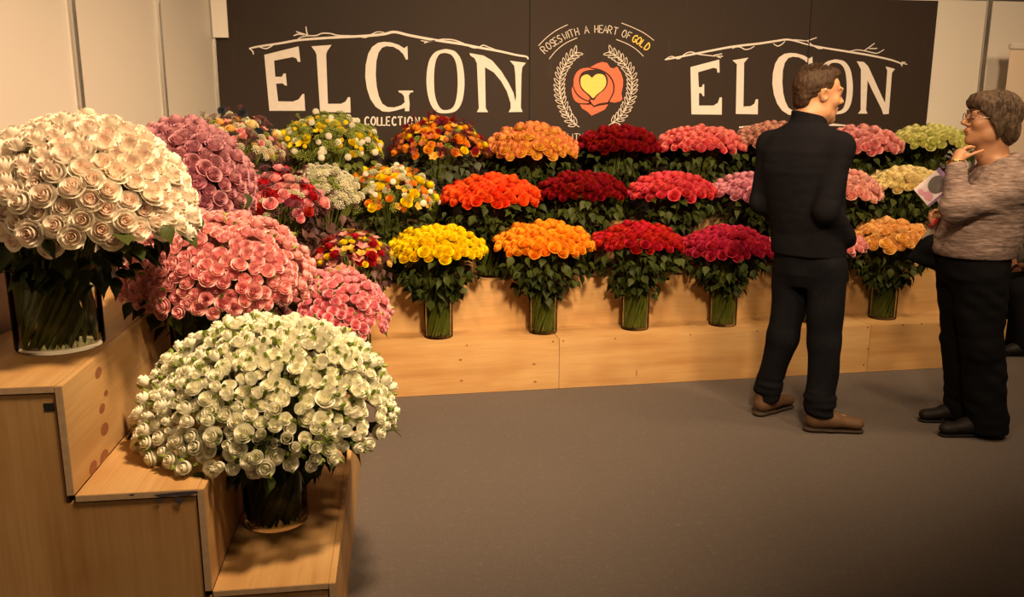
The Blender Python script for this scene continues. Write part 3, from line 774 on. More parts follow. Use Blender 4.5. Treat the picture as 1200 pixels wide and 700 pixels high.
def foliage_mass(name, n, seed):
    """inner leaves filling the cone between vase mouth and blooms: unit radius, z 0..1"""
    rnd = random.Random(seed); gq = Geo(); src = LEAVES[0]
    lv = [v.co.copy() for v in src.vertices]; lf = [tuple(p.vertices) for p in src.polygons]
    for i in range(n):
        z = rnd.uniform(-.05, 1.0); rr = (0.30+0.62*max(0, z)**0.8)*sqrt(rnd.uniform(.15, .95)); a = rnd.uniform(0, 6.28)
        M = Matrix.Translation((rr*cos(a), rr*sin(a), z)) @ Euler((rnd.uniform(-.8, .8), rnd.uniform(-.3, 1.1), a+rnd.uniform(-.7, .7))).to_matrix().to_4x4() @ Matrix.Scale(rnd.uniform(.16, .24), 4)
        gq.add([M @ v for v in lv], lf)
    return gq.mesh(name)
FOL = [foliage_mass('foliage_a', 170, 3), foliage_mass('foliage_b', 170, 6)]
for f in FOL: f.materials.append(MAT['leaf'])
LEAF_OF = {}
def mesh_col(kind, mat):
    key = (kind, mat)
    if key not in LEAF_OF:
        src = LEAVES if kind == 'leaf' else BASE[kind]
        L = []
        for s_ in src:
            c = s_.copy(); c.materials.clear(); c.materials.append(MAT[mat]); L.append(c)
        LEAF_OF[key] = L
    return LEAF_OF[key]
def cap_points(n, R, h, th_max, rnd, jit=0.3):
    """n points spread evenly by area over an elliptic dome; returns (pos, normal)"""
    K = 120; ths = [th_max*i/K for i in range(K+1)]; cum = [0.0]
    for i in range(K):
        t = (ths[i]+ths[i+1])/2
        cum.append(cum[-1]+sin(t)*sqrt((R*cos(t))**2+(h*sin(t))**2))
    pts = []
    a0 = rnd.uniform(0, 6.28)
    for i in range(n):
        c = (i+0.5)/n*cum[-1]; j = 0
        lo, hi = 0, K
        while hi-lo > 1:
            mid = (lo+hi)//2
            if cum[mid] <= c: lo = mid
            else: hi = mid
        t = ths[lo]+(ths[lo+1]-ths[lo])*(c-cum[lo])/(cum[lo+1]-cum[lo])
        t += rnd.uniform(-jit, jit)*0.06; t = max(0, t)
        a = a0+i*2.399963+rnd.uniform(-jit, jit)*0.12
        p = Vector((R*sin(t)*cos(a), R*sin(t)*sin(a), h*cos(t)))
        nn = Vector((p.x/R**2, p.y/R**2, p.z/h**2))
        if nn.length < 1e-9: nn = Vector((0, 0, 1))
        pts.append((p, nn.normalized()))
    return pts
def wall_x(y): return -0.875-0.1056*(5.70-y)
def clampw(p, m):
    """keep a world point clear of the wall panels and boards by m"""
    p = Vector(p); p.y = min(p.y, YB-m); p.x = max(p.x, wall_x(p.y)+m); return p
def put(name, me, parent, loc, nrm, size, spin, kind=None):
    o = bpy.data.objects.new(name, me); COL.objects.link(o); o.parent = parent
    q = Vector((0, 0, 1)).rotation_difference(nrm) if nrm.z > -0.999 else Euler((pi, 0, 0)).to_quaternion()
    from mathutils import Quaternion
    o.rotation_mode = 'QUATERNION'; o.rotation_quaternion = q @ Quaternion((0, 0, 1), spin)
    o.location = loc; o.scale = (size, size, size) if not hasattr(size, '__len__') else size
    if kind: o['kind'] = kind
    return o
def bouquet(bx, by, bz, cx, cy, R, z_rim, z_top, flowers, label, vlabel, vr=0.088, vh=0.27, bloom=0.027, mat_leaf='leaf', n_leaf=60,
            name='rose_bouquet', bname='rose_bloom', cat='bouquet', seed=1, group='rose bouquets on the back steps', vgroup='glass vases of the flower display', th_max=1.45, front_only=False, leafsize=0.052, RY=None, buds=None, jit=0.3, rough=0.012, spacing=1.72, skirt=1.0, shear=0.0, vase=True, drop=0.0, sprigs=None, uneven=0.0):
    """a vase at (bx,by,bz) and a domed bouquet standing in it. flowers: list of (weight, kind, material, relative size, lift)"""
    rnd = random.Random(seed)
    h = z_top-z_rim
    if vase:
        v = link('glass_vase', VASE); v.location = (bx, by, bz+0.0005); v.scale = (vr, vr, vh)
        tag(v, vlabel, 'vase', vgroup)
        link('water', WATER, v)
    root = thing(name, label, cat, (bx, by, bz+0.0005), 0, group)
    off = Vector((cx-bx, cy-by, 0))
    if vase:
        s = link('stems', STEMS[seed % 2], root); s.scale = (vr*0.97, vr*0.97, vh); s.rotation_euler = (0, 0, rnd.uniform(0, 6.28)); s['kind'] = 'stuff'
        s.location = (0, 0, 0.004)
    f0 = vh*0.98; f1 = z_rim-bz+h*0.25
    fo = link('foliage', FOL[seed % 2], root); fo.location = (off.x*0.6, off.y*0.6, f0); fo.scale = (R*0.98, R*0.98, max(0.08, f1-f0)); fo['kind'] = 'stuff'
    ex, ey = min(R*0.98, bx+off.x*0.6-wall_x(by)-0.05), min(R*0.98, YB-by-off.y*0.6-0.04)
    if ex < R*0.97 or ey < R*0.97: fo.scale = (ex*0.96, ey*0.92, fo.scale.z); rnd.uniform(0, 6.28)     # kept clear of the wall
    else: fo.rotation_euler = (0, 0, rnd.uniform(0, 6.28))
    if mat_leaf != 'leaf':
        fo.data = fo.data.copy(); fo.data.materials.clear(); fo.data.materials.append(MAT[mat_leaf])
    # leaves of the skirt
    LM = mesh_col('leaf', mat_leaf)
    for i in range(n_leaf):
        a = rnd.uniform(0, 6.28)
        if front_only and sin(a) > 0.45: a = -a
        u = rnd.random()**1.15
        rr = vr*1.02+(R*0.97*skirt-vr)*u**1.1; z = f0+(z_rim-bz-f0)*(u*0.95+rnd.uniform(-.30, .10))
        p = Vector((rr*cos(a), rr*sin(a), z))+off*min(1, (z/max(.01, z_rim-bz)))
        o = bpy.data.objects.new('leaf', LM[i % 3]); COL.objects.link(o); o.parent = root
        p = clampw(p+Vector(root.location), leafsize)-Vector(root.location)
        o.location = p; sc_ = leafsize*rnd.uniform(.75, 1.25); o.scale = (sc_, sc_, sc_)
        o.rotation_euler = (rnd.uniform(-.7, .7), rnd.uniform(-.1, 1.25), a+rnd.uniform(-.9, .9))
    # blooms over the dome
    area = 2*pi*0.5*(R*R+h*R*0.9)*1.02
    d = bloom*spacing
    n = int(area/(0.866*d*d))
    pts = cap_points(n, R-bloom*0.6, h-bloom*0.5, th_max, rnd, jit)
    vd = Vector((0, 0, CAM_H))-Vector((cx, cy, z_rim)); vd.normalize()
    pts.sort(key=lambda t: -t[1].dot(vd))
    wts = [f[0] for f in flowers]
    extra = None; made = 0
    for (p, nn) in pts:
        if front_only and nn.y > 0.55: continue
        if uneven:
            aa = math.atan2(p.y, p.x); p = p*(1+uneven*(sin(3*aa+seed)*.5+sin(5*aa+2*seed+4*p.z/max(h, .01))*.5))
        fw = rnd.choices(flowers, wts)[0]
        _, kd, mt, rs, lift = fw[:5]
        L = mesh_col(kd, mt)
        sz = bloom*rs*rnd.uniform(.88-8*max(0, rough-.020), 1.12+8*max(0, rough-.020))
        nn2 = (nn*0.8+Vector((0, 0, 0.2))+Vector((rnd.uniform(-1, 1), rnd.uniform(-1, 1), rnd.uniform(-1, 1)))*0.13).normalized()
        q = p+nn*(lift+rnd.uniform(-rough, rough*.8)*bloom/0.027)
        loc = Vector((q.x, q.y, q.z+z_rim-bz-drop*(q.y/R)))+off
        nm = {'rose': bname, 'bud': 'bud', 'pompon': 'pompon_bloom', 'ball': 'ball_bloom', 'star': 'lily_bloom', 'thistle': 'thistle_head', 'umbel': 'umbel_cluster', 'floret': 'floret_cluster', 'twig': 'twig'}[kd]
        base_ = Vector(root.location); loc = clampw(loc+base_, sz*0.9)-base_
        made += 1
        if made <= 300:
            put(nm, L[rnd.randrange(len(L))], root, loc, nn2, sz, rnd.uniform(0, 6.28))
        else:
            if extra is None: extra = (Geo(), [], [], mt)
            M = Matrix.Translation(loc) @ Vector((0, 0, 1)).rotation_difference(nn2).to_matrix().to_4x4() @ Matrix.Scale(sz, 4)
            me = L[0]; extra[0].add([M @ v.co for v in me.vertices], [tuple(pq.vertices) for pq in me.polygons])
            for nme, lst in (('lay', extra[1]), ('tip', extra[2])):
                arr = [0.0]*len(me.vertices); me.attributes[nme].data.foreach_get('value', arr); lst += arr
        if buds and rnd.random() < buds[1]:
            for _ in range(2):
                t = nn.orthogonal().normalized(); t.rotate(Matrix.Rotation(rnd.uniform(0, 6.28), 3, nn))
                bl = loc+t*bloom*0.95+nn*rnd.uniform(-.3, .25)*bloom
                Lb = mesh_col('bud', buds[0])
                made_b = bpy.data.objects.new('bud', Lb[rnd.randrange(2)]); COL.objects.link(made_b); made_b.parent = root
                dv = (nn+t*0.5).normalized()
                made_b.rotation_mode = 'QUATERNION'; made_b.rotation_quaternion = Vector((0, 0, 1)).rotation_difference(dv)
                made_b.location = bl; made_b.scale = [bloom*0.45]*3; made_b.scale.z = bloom*0.75
    for kd, mt, n_, sz, l0, l1 in (sprigs or []):
        L = mesh_col(kd, mt)
        for _ in range(n_):
            pp, nn = pts[rnd.randrange(len(pts))]
            if front_only and nn.y > 0.55: continue
            loc = Vector((pp.x, pp.y, pp.z+z_rim-bz))+off+nn*rnd.uniform(l0, l1)
            base_ = Vector(root.location); loc = clampw(loc+base_, sz*0.6)-base_
            put('sprig', L[rnd.randrange(len(L))], root, loc, (nn+Vector((0, 0, .6))).normalized(), sz*rnd.uniform(.7, 1.2), rnd.uniform(0, 6.28))
    if extra:
        me = extra[0].mesh('rear_blooms'); add_attr(me, 'lay', extra[1]); add_attr(me, 'tip', extra[2])
        o = link('rear_blooms', me, root, MAT[extra[3]]); o['kind'] = 'stuff'
    return root
def from_px(xl, xr, yt, yb, Y):
    """dome of a bouquet standing at depth Y: picture extents -> centre x, radius, top and rim heights"""
    a = on_y(xl, (yt+yb)/2, Y); c = on_y(xr, (yt+yb)/2, Y)
    R = (c.x-a.x)/2
    zt = on_y((xl+xr)/2, yt, Y+0.03).z; zr = on_y((xl+xr)/2, yb, Y-R*0.88).z
    return (a.x+c.x)/2, R, zr, zt
R_ = lambda mt, k='rose', s=1.0: [(1, k, mt, s, 0.0)]
YR = {1: (4.885, 0.30), 2: (5.165, 0.60), 3: (5.47, 0.90)}
rows = [
 # row, xl, xr, yt, yb, flowers, bloom radius, label words
 (1, 452, 571, 264, 308, R_('yellow_rose'), 0.026, 'bright yellow rose', 'front row'),
 (1, 577, 696, 260, 302, R_('orange_rose'), 0.028, 'bright orange rose', 'front row'),
 (1, 694, 799, 261, 297, R_('red_rose'), 0.027, 'bright red rose', 'front row'),
 (1, 798, 904, 265, 305, R_('crimson_rose'), 0.027, 'crimson rose', 'front row'),
 (1, 902, 1010, 266, 300, R_('pink_rose'), 0.027, 'pink rose', 'front row'),
 (1, 996, 1088, 257, 298, R_('peach_rose'), 0.028, 'peach orange rose', 'front row'),
 (2, 514, 636, 205, 243, R_('vermilion_rose'), 0.029, 'orange red rose', 'middle row'),
 (2, 627, 736, 201, 236, R_('dark_red_rose'), 0.026, 'dark red rose', 'middle row'),
 (2, 735, 839, 203, 235, R_('coral_rose'), 0.028, 'coral red rose', 'middle row'),
 (2, 834, 934, 202, 236, R_('orchid_rose'), 0.028, 'mauve pink rose', 'middle row'),
 (2, 934, 1030, 199, 238, R_('salmon_rose'), 0.029, 'pale salmon pink rose', 'middle row'),
 (2, 1019, 1110, 195, 227, R_('cream_rose'), 0.028, 'pale cream yellow rose', 'middle row'),
 (3, 567, 679, 145, 188, R_('yellow_red_rose'), 0.030, 'red edged yellow rose', 'top row'),
 (3, 674, 775, 148, 180, R_('dark_red_rose'), 0.027, 'dark red rose', 'top row'),
 (3, 770, 871, 148, 179, R_('coral_cream_rose'), 0.028, 'cream edged coral pink rose', 'top row'),
 (3, 858, 958, 144, 175, R_('dusty_rose'), 0.028, 'dusty pink rose', 'top row'),
 (3, 962, 1053, 148, 181, R_('pink_rose'), 0.029, 'soft pink rose', 'top row'),
 (3, 1041, 1136, 147, 175, R_('lime_rose'), 0.028, 'pale lime yellow rose', 'top row'),
]
for i, (rw, xl, xr, yt, yb, fl_, br, col_, where) in enumerate(rows):
    Y, z0 = YR[rw]
    cxx, RR, zr, zt = from_px(xl, xr, yt, yb, Y)
    bouquet(cxx, Y, z0, cxx, Y, RR, zr, zt, fl_, 'domed bouquet of %ss in the %s of the back steps' % (col_, where),
            'glass vase of stems under the %s bouquet, %s' % (col_, where), bloom=br*1.17, spacing=1.74, rough=.019, n_leaf=150 if rw == 1 else 100, seed=20+i, front_only=(rw > 1), vr=0.084, leafsize=0.056)

# ------------------------------------------------------------------ large bouquets on the left stair and mixed bouquets in the corner
GL = 'large bouquets on the left stair'
GM = 'mixed bouquets in the corner of the steps'
def big(px4, Y, vx, vy, z0, *a, **kw):
    cxx, RR, zr, zt = from_px(*px4, Y)
    return bouquet(vx, vy, z0, cxx, Y, RR, zr, zt, *a, group=GL, **kw)
# white roses on the top tier
big((-36, 228, 131, 268), 2.60, -0.905, 2.66, 0.90, R_('white_rose'), 'large domed bouquet of creamy white roses on the top stair tier',
    'wide glass vase of stems under the creamy white roses', vr=0.122, vh=0.25, bloom=0.0325, n_leaf=120, seed=61, leafsize=0.062, spacing=1.6, th_max=1.72, rough=.011)
# white spray roses on the lowest tier
big((158, 464, 373, 535), 2.66, -0.315, 2.64, 0.30, [(.62, 'rose', 'white_spray', 1.0, 0), (.38, 'bud', 'white_spray', 1.25, 0)], 'wide bouquet of small white spray roses with green buds on the lowest tier',
    'wide glass vase of stems under the white spray roses', vr=0.100, vh=0.235, bloom=0.0225, n_leaf=90, seed=62, leafsize=0.07, bname='spray_rose_bloom', buds=('green_bud', 0.7), spacing=1.72, th_max=1.68, rough=.028)
# pink spray roses
big((138, 366, 247, 348), 3.16, -0.61, 3.18, 0.60, R_('pink_spray'), 'large bouquet of salmon pink spray roses between the white bouquets',
    'glass vase behind the white spray roses under the salmon pink spray roses', vr=0.10, vh=0.25, bloom=0.024, n_leaf=90, seed=63, leafsize=0.065, bname='spray_rose_bloom', spacing=1.68, buds=('green_bud', 0.10), th_max=1.8, rough=.024)
big((320, 459, 317, 388), 3.62, -0.36, 3.62, 0.30, R_('hot_spray'), 'bouquet of two tone pink spray roses behind the white spray roses',
    'glass vase behind the white spray roses under the two tone pink spray roses', vr=0.095, vh=0.25, bloom=0.022, n_leaf=60, seed=64, leafsize=0.055, bname='spray_rose_bloom', spacing=1.8, buds=('green_bud', 0.2), rough=.024, th_max=1.75)
# mauve roses on the top tier
big((128, 299, 137, 232), 3.70, -0.84, 3.72, 0.90, R_('mauve_rose'), 'large domed bouquet of dusty mauve roses on the top stair tier',
    'glass vase behind the pink sprays under the mauve roses', vr=0.10, vh=0.25, bloom=0.031, n_leaf=70, seed=65, leafsize=0.06, spacing=1.58, th_max=1.9)
def mixed(px4, Y, X, z0, flowers, lab, vlab, seed, bloom=0.026, leaf='leaf', n_leaf=60, spacing=1.8, **kw):
    cxx, RR, zr, zt = from_px(*px4, Y)
    return bouquet(cxx, Y, z0, cxx, Y, RR, zr, zt, flowers, lab, vlab, bloom=bloom, n_leaf=n_leaf, seed=seed, group=GM, name='mixed_bouquet', mat_leaf=leaf, spacing=spacing, leafsize=0.055, vr=0.085, rough=.025, jit=1.2, uneven=.07, **kw)
mixed((205, 335, 136, 200), 4.55, 0, 0.90, [(3, 'umbel', 'purple_filler', 1.0, .01), (1.6, 'star', 'pink_star', .75, .01), (1.6, 'rose', 'pink_rose', .75, .005), (1.0, 'thistle', 'thistle_blue', .85, .02), (.8, 'rose', 'peach_rose', .85, .005), (2.6, 'floret', 'pale_filler', .8, .01), (.6, 'rose', 'cream_rose', 1.2, .01), (1.2, 'umbel', 'green_filler', .9, .0)],
      'mixed bouquet of pink blooms, dark blue thistles and purple filler', 'glass vase under the thistle and pink mixed bouquet', 71, leaf='leaf_grey', n_leaf=90,
      sprigs=[('twig', 'purple_filler', 16, .05, .0, .03), ('thistle', 'thistle_blue', 4, .022, .0, .012), ('umbel', 'pink_star', 6, .014, .01, .03)])
mixed((322, 446, 136, 190), 5.42, 0, 0.90, [(6, 'umbel', 'green_filler', 1.25, .008), (1.4, 'rose', 'yellow_rose', 1.05, .008), (1.2, 'ball', 'yellow_pom', .6, .012), (2.0, 'ball', 'white_pom', .8, .01), (.8, 'star', 'yellow_pom', .9, .01)],
      'mixed bouquet of yellow roses, white balls and lime green filler', 'glass vase under the yellow and lime green mixed bouquet', 72, leaf='leaf_light', front_only=True, n_leaf=100,
      sprigs=[('twig', 'green_filler', 14, .045, .0, .025), ('umbel', 'green_filler', 12, .03, .01, .035)])
mixed((258, 384, 200, 262), 4.35, 0, 0.60, [(2.5, 'rose', 'hot_spray', .9, .006), (1.4, 'rose', 'red_rose', 1.2, .01), (1.2, 'rose', 'pink_rose', 1.2, .012), (4, 'umbel', 'purple_filler', 1.1, .004), (1.4, 'star', 'burgundy', 1.1, .01), (1.6, 'umbel', 'pink_star', .9, .0), (1, 'floret', 'pale_filler', .8, .0)],
      'mixed bouquet of red and pink roses with burgundy filler', 'glass vase under the red and pink mixed bouquet', 73, bloom=0.026, leaf='leaf_purple', n_leaf=110,
      sprigs=[('twig', 'purple_filler', 20, .05, -.01, .03), ('umbel', 'pink_star', 8, .016, .0, .02)])
mixed((335, 424, 197, 244), 4.80, 0, 0.60, [(6, 'floret', 'pale_filler', 1.0, .006), (1.6, 'umbel', 'white_pom', 1.0, .006), (1.2, 'umbel', 'green_filler', 1.0, -.01)],
      'airy bouquet of tiny cream white florets beside the red pink mix', 'glass vase under the cream floret bouquet', 74, bloom=0.026, leaf='leaf_purple', n_leaf=130,
      sprigs=[('umbel', 'white_pom', 14, .03, .0, .03), ('twig', 'pale_filler', 10, .04, .0, .02)])
mixed((396, 514, 196, 252), 5.12, 0, 0.60, [(1.4, 'rose', 'yellow_rose', 1.15, .01), (1.6, 'rose', 'orange_rose', .95, .008), (2.4, 'ball', 'white_pom', .7, .008), (2, 'floret', 'pale_filler', .85, .004), (1.6, 'umbel', 'orange_filler', .8, .008), (3, 'umbel', 'green_filler', 1.1, .0), (1, 'star', 'gold_star', .9, .006)],
      'mixed bouquet of yellow and orange roses with white balls', 'glass vase under the yellow, orange and white mixed bouquet', 75, n_leaf=110,
      sprigs=[('twig', 'orange_filler', 10, .045, .0, .03), ('umbel', 'pale_filler', 10, .024, .0, .025), ('twig', 'green_filler', 8, .04, .0, .02)])
mixed((362, 462, 272, 322), 4.58, 0, 0.30, [(1.6, 'star', 'pink_star', 1.2, .01), (1.4, 'rose', 'red_rose', 1.05, .008), (1.6, 'rose', 'yellow_rose', .75, .006), (1.4, 'star', 'gold_star', 1.0, .008), (3, 'umbel', 'burgundy', 1.0, .0), (1, 'rose', 'peach_rose', .8, .004), (1.4, 'umbel', 'green_filler', .9, .0)],
      'small mixed bouquet of pink lilies, red and yellow blooms', 'glass vase under the pink lily mixed bouquet', 76, bloom=0.024, leaf='leaf_purple', n_leaf=90,
      sprigs=[('twig', 'purple_filler', 10, .045, .0, .03), ('star', 'pink_star', 3, .03, .01, .03)])
mixed((456, 570, 139, 188), 5.44, 0, 0.90, [(2, 'star', 'rust', 1.0, .01), (1.7, 'rose', 'orange_rose', 1.0, .008), (1.2, 'pompon', 'dark_red_rose', .95, .01), (2.4, 'umbel', 'burgundy', 1.1, .012), (1.2, 'star', 'gold_star', 1.1, .008), (.8, 'rose', 'yellow_rose', .85, .008), (1.2, 'umbel', 'orange_filler', .9, .006), (1.2, 'umbel', 'green_filler', .9, 0)],
      'mixed autumn bouquet of orange, rust and dark red blooms', 'glass vase under the autumn mixed bouquet', 77, leaf='leaf_grey', front_only=True, n_leaf=110,
      sprigs=[('twig', 'burgundy', 18, .05, .0, .03), ('umbel', 'burgundy', 8, .03, .01, .03)])

# ------------------------------------------------------------------ people: smooth blended volumes turned into one continuous surface
class Vol:
    def __init__(s, lo, hi, h):
        s.lo = np.array(lo, np.float32); s.h = h
        s.n = np.ceil((np.array(hi)-s.lo)/h).astype(int)+1
        s.f = np.full(tuple(s.n), 0.5, np.float32)
        s.ax = [s.lo[i]+np.arange(s.n[i], dtype=np.float32)*h for i in range(3)]
    def win(s, lo, hi):
        a = np.clip(np.floor((np.array(lo)-s.lo)/s.h).astype(int), 0, s.n-1)
        b = np.clip(np.ceil((np.array(hi)-s.lo)/s.h).astype(int)+1, 1, s.n)
        sl = tuple(slice(i, max(j, i+1)) for i, j in zip(a, b))
        X, Y, Z = (s.ax[0][sl[0]][:, None, None], s.ax[1][sl[1]][None, :, None], s.ax[2][sl[2]][None, None, :])
        return sl, X, Y, Z
    def blend(s, sl, d, k, sub):
        a = s.f[sl]
        if sub:
            d = -d; hh = np.clip(0.5-0.5*(d-a)/k, 0, 1) if k > 0 else (a > d)
            s.f[sl] = d+(a-d)*hh+k*hh*(1-hh)
        else:
            hh = np.clip(0.5+0.5*(d-a)/k, 0, 1) if k > 0 else (a < d)
            s.f[sl] = d+(a-d)*hh-k*hh*(1-hh)
    def ell(s, c, r, M=None, k=0.02, sub=False, rot=None):
        M = M or Matrix.Identity(4)
        L = M @ Matrix.Translation(c)
        if rot is not None: L = L @ Euler(rot).to_matrix().to_4x4()
        sc = M.to_scale()[0]
        C0 = np.array(L.translation); m = max(r)*sc+0.05
        sl, X, Y, Z = s.win(C0-m, C0+m)
        I = np.array(L.inverted()); r = np.array(r)
        q = [I[i, 0]*X+I[i, 1]*Y+I[i, 2]*Z+I[i, 3] for i in range(3)]
        k0 = np.sqrt(sum((q[i]/r[i])**2 for i in range(3)))+1e-6
        k1 = np.sqrt(sum((q[i]/r[i]**2)**2 for i in range(3)))+1e-6
        s.blend(sl, (k0*(k0-1)/k1*sc).astype(np.float32), k, sub)
    def cone(s, a, b, ra, rb, k=0.02, M=None, sub=False, flat=None):
        """tapered limb from a to b; flat = (direction, factor) squeezes it"""
        if M is not None:
            a = M @ Vector(a); b = M @ Vector(b); sc = M.to_scale()[0]; ra *= sc; rb *= sc
        a = np.array(a, np.float32); b = np.array(b, np.float32); m = max(ra, rb)+0.05
        sl, X, Y, Z = s.win(np.minimum(a, b)-m, np.maximum(a, b)+m)
        d = b-a; L2 = float(d@d)+1e-9
        t = np.clip(((X-a[0])*d[0]+(Y-a[1])*d[1]+(Z-a[2])*d[2])/L2, 0, 1)
        px, py, pz = X-a[0]-t*d[0], Y-a[1]-t*d[1], Z-a[2]-t*d[2]
        if flat is not None:
            u = np.array(Vector(flat[0]).normalized()); e = px*u[0]+py*u[1]+pz*u[2]
            g = (flat[1]-1)*e
            px, py, pz = px+g*u[0], py+g*u[1], pz+g*u[2]
        s.blend(sl, (np.sqrt(px*px+py*py+pz*pz)-(ra+(rb-ra)*t)).astype(np.float32), k, sub)
    def loft(s, secs, ang, k=0.02, sub=False, sq=2.0):
        """upright trunk of elliptic sections (z, cx, cy, half width, half depth), facing angle ang"""
        S = np.array(secs, np.float32); S = S[np.argsort(S[:, 0])]
        m = float(S[:, 3:5].max())+0.06
        lo = (S[:, 1].min()-m, S[:, 2].min()-m, S[0, 0]-0.06); hi = (S[:, 1].max()+m, S[:, 2].max()+m, S[-1, 0]+0.06)
        sl, X, Y, Z = s.win(lo, hi)
        z = Z.ravel(); zz = np.clip(z, S[0, 0], S[-1, 0])
        w = lambda j: np.interp(zz, S[:, 0], S[:, j]).astype(np.float32)[None, None, :]
        x, y = X-w(1), Y-w(2)
        f = x*cos(ang)+y*sin(ang); r = x*sin(ang)-y*cos(ang)
        hr, hf = w(3), w(4)
        kk = (np.abs(r/hr)**sq+np.abs(f/hf)**sq)**(1/sq)
        d = (kk-1)*np.minimum(hr, hf)
        dz = np.maximum(S[0, 0]-Z, Z-S[-1, 0])
        d = np.where(dz > 0, np.sqrt(np.maximum(d, 0)**2+dz*dz)+np.minimum(d, 0)*0, np.maximum(d, dz))
        s.blend(sl, d.astype(np.float32), k, sub)
    def ripple(s, amp, freq, seed, zlo=-9, zhi=9, stretch=(1, 1, 1)):
        """soft cloth folds"""
        rnd = np.random.RandomState(seed)
        sel = np.abs(s.f) < 0.03
        I = np.nonzero(sel)
        P = np.stack([s.ax[i][I[i]] for i in range(3)], 1)
        Q = P*np.array(stretch, np.float32)
        v = np.zeros(len(P), np.float32)
        wv = 0.5*np.sin(Q@rnd.normal(size=3)*freq*0.35+1.0)
        for _ in range(6):
            d = rnd.normal(size=3); d /= np.linalg.norm(d)
            v += np.sin(Q@d*freq*rnd.uniform(.6, 1.5)+rnd.uniform(0, 6.28)+2.0*wv)
        g = np.clip((P[:, 2]-zlo)/0.06, 0, 1)*np.clip((zhi-P[:, 2])/0.06, 0, 1)
        s.f[I] += amp*v/3*g
    def cut(s, fn):
        """keep only where fn(X,Y,Z) < 0"""
        d = fn(s.ax[0][:, None, None], s.ax[1][None, :, None], s.ax[2][None, None, :]).astype(np.float32)
        s.f = np.maximum(s.f, d)
    def mesh(s, name):
        f = s.f; neg = f < 0
        nx, ny, nz = f.shape
        c = [neg[i:nx-1+i, j:ny-1+j, k:nz-1+k] for i in (0, 1) for j in (0, 1) for k in (0, 1)]
        cnt = sum(x.astype(np.int8) for x in c)
        act = (cnt > 0) & (cnt < 8)
        I = np.nonzero(act); n = len(I[0])
        idx = np.full(act.shape, -1, np.int64); idx[I] = np.arange(n)
        P = np.zeros((n, 3)); W = np.zeros(n)
        corners = [(i, j, k) for i in (0, 1) for j in (0, 1) for k in (0, 1)]
        val = {q: f[I[0]+q[0], I[1]+q[1], I[2]+q[2]] for q in corners}
        for a in corners:
            for ax in range(3):
                if a[ax] == 0:
                    b = list(a); b[ax] = 1; b = tuple(b)
                    va, vb = val[a], val[b]; m = (va < 0) != (vb < 0)
                    t = np.where(m, va/np.where(m, va-vb, 1), 0)
                    for d in range(3): P[:, d] += np.where(m, a[d]+(t if d == ax else 0), 0)
                    W += m
        P = P/W[:, None]; P = (P+np.stack(I, 1))*s.h+s.lo
        F = []
        for ax in range(3):
            o1, o2 = (ax+1) % 3, (ax+2) % 3
            A = np.take(neg, range(0, f.shape[ax]-1), ax); B_ = np.take(neg, range(1, f.shape[ax]), ax)
            E_ = np.nonzero(A != B_); E_ = [e.copy() for e in E_]
            ok = (E_[o1] > 0) & (E_[o2] > 0) & (E_[o1] < f.shape[o1]-1) & (E_[o2] < f.shape[o2]-1)
            E_ = [e[ok] for e in E_]; fl = A[tuple(E_)]
            def at(d1, d2):
                q = [e.copy() for e in E_]; q[o1] = q[o1]-d1; q[o2] = q[o2]-d2
                return idx[tuple(q)]
            q = np.stack([at(0, 0), at(1, 0), at(1, 1), at(0, 1)], 1)
            q[~fl] = q[~fl][:, ::-1]
            F.append(q)
        F = np.concatenate(F)
        me = bpy.data.meshes.new(name)
        me.vertices.add(n); me.vertices.foreach_set('co', P.astype(np.float32).ravel())
        me.loops.add(F.size); me.loops.foreach_set('vertex_index', F.astype(np.int32).ravel())
        me.polygons.add(len(F)); me.polygons.foreach_set('loop_start', np.arange(0, F.size, 4, dtype=np.int32))
        me.polygons.foreach_set('use_smooth', np.ones(len(F), bool))
        me.update(calc_edges=True); me.validate()
        return me
def head_prims(v, M, fem=False):
    """head in its own frame: y forward, z up, centre between the ears"""
    e, c = v.ell, v.cone
    e((0, -.014, .040), (.074, .094, .084), M, .02)
    e((0, .028, -.022), (.060, .062, .088), M, .03)
    e((0, .060, .045), (.052, .030, .040), M, .02)
    jw = .048 if not fem else .042
    e((0, .040, -.082), (jw, .050, .034), M, .03)
    e((0, .076, -.103), (.021, .018, .017), M, .022)
    for s in (-1, 1):
        e((s*.040, .062, -.020), (.022, .026, .024), M, .025)
        e((s*.052, .005, -.070), (.014, .030, .026), M, .03)
        e((s*.031, .101, .014), (.016, .014, .011), M, .012, True)
        e((s*.031, .084, .012), (.0135, .0135, .0125), M, .004)
        e((s*.031, .088, .020), (.017, .010, .005), M, .006)
        e((s*.030, .088, .033), (.024, .012, .007), M, .014)
        e((s*.078, -.006, .000), (.008, .020, .031), M, .008, False, (0, s*.25, s*-.35))
        e((s*.086, -.002, .004), (.006, .011, .018), M, .005, True, (0, s*.25, s*-.35))
        e((s*.011, .100, -.028), (.009, .010, .008), M, .008)
    c((0, .089, .030), (0, .117, -.018), .0075, .0100, .012, M)
    e((0, .117, -.021), (.0105, .012, .0095), M, .010)
    e((0, .093, -.050), (.022, .012, .0075), M, .010)
    e((0, .092, -.064), (.020, .012, .0075), M, .010)
    e((0, .107, -.057), (.026, .010, .0018), M, .003, True)
    c((0, -.028, -.050), (0, -.048, -.175), .054 if not fem else .047, .060 if not fem else .050, .03, M)
    c((0, .020, -.085), (0, -.010, -.170), .036, .040, .03, M)
plain('skin', (0.47, 0.235, 0.125), 0.48, 0, 0.10, 30, 0.03)
MAT['skin'].node_tree.nodes['Principled BSDF'].inputs['Subsurface Weight'].default_value = 0.08
MAT['skin'].node_tree.nodes['Principled BSDF'].inputs['Subsurface Scale'].default_value = 0.02
plain('eye_white', (0.62, 0.58, 0.54), 0.3); plain('iris', (0.05, 0.04, 0.035), 0.2)
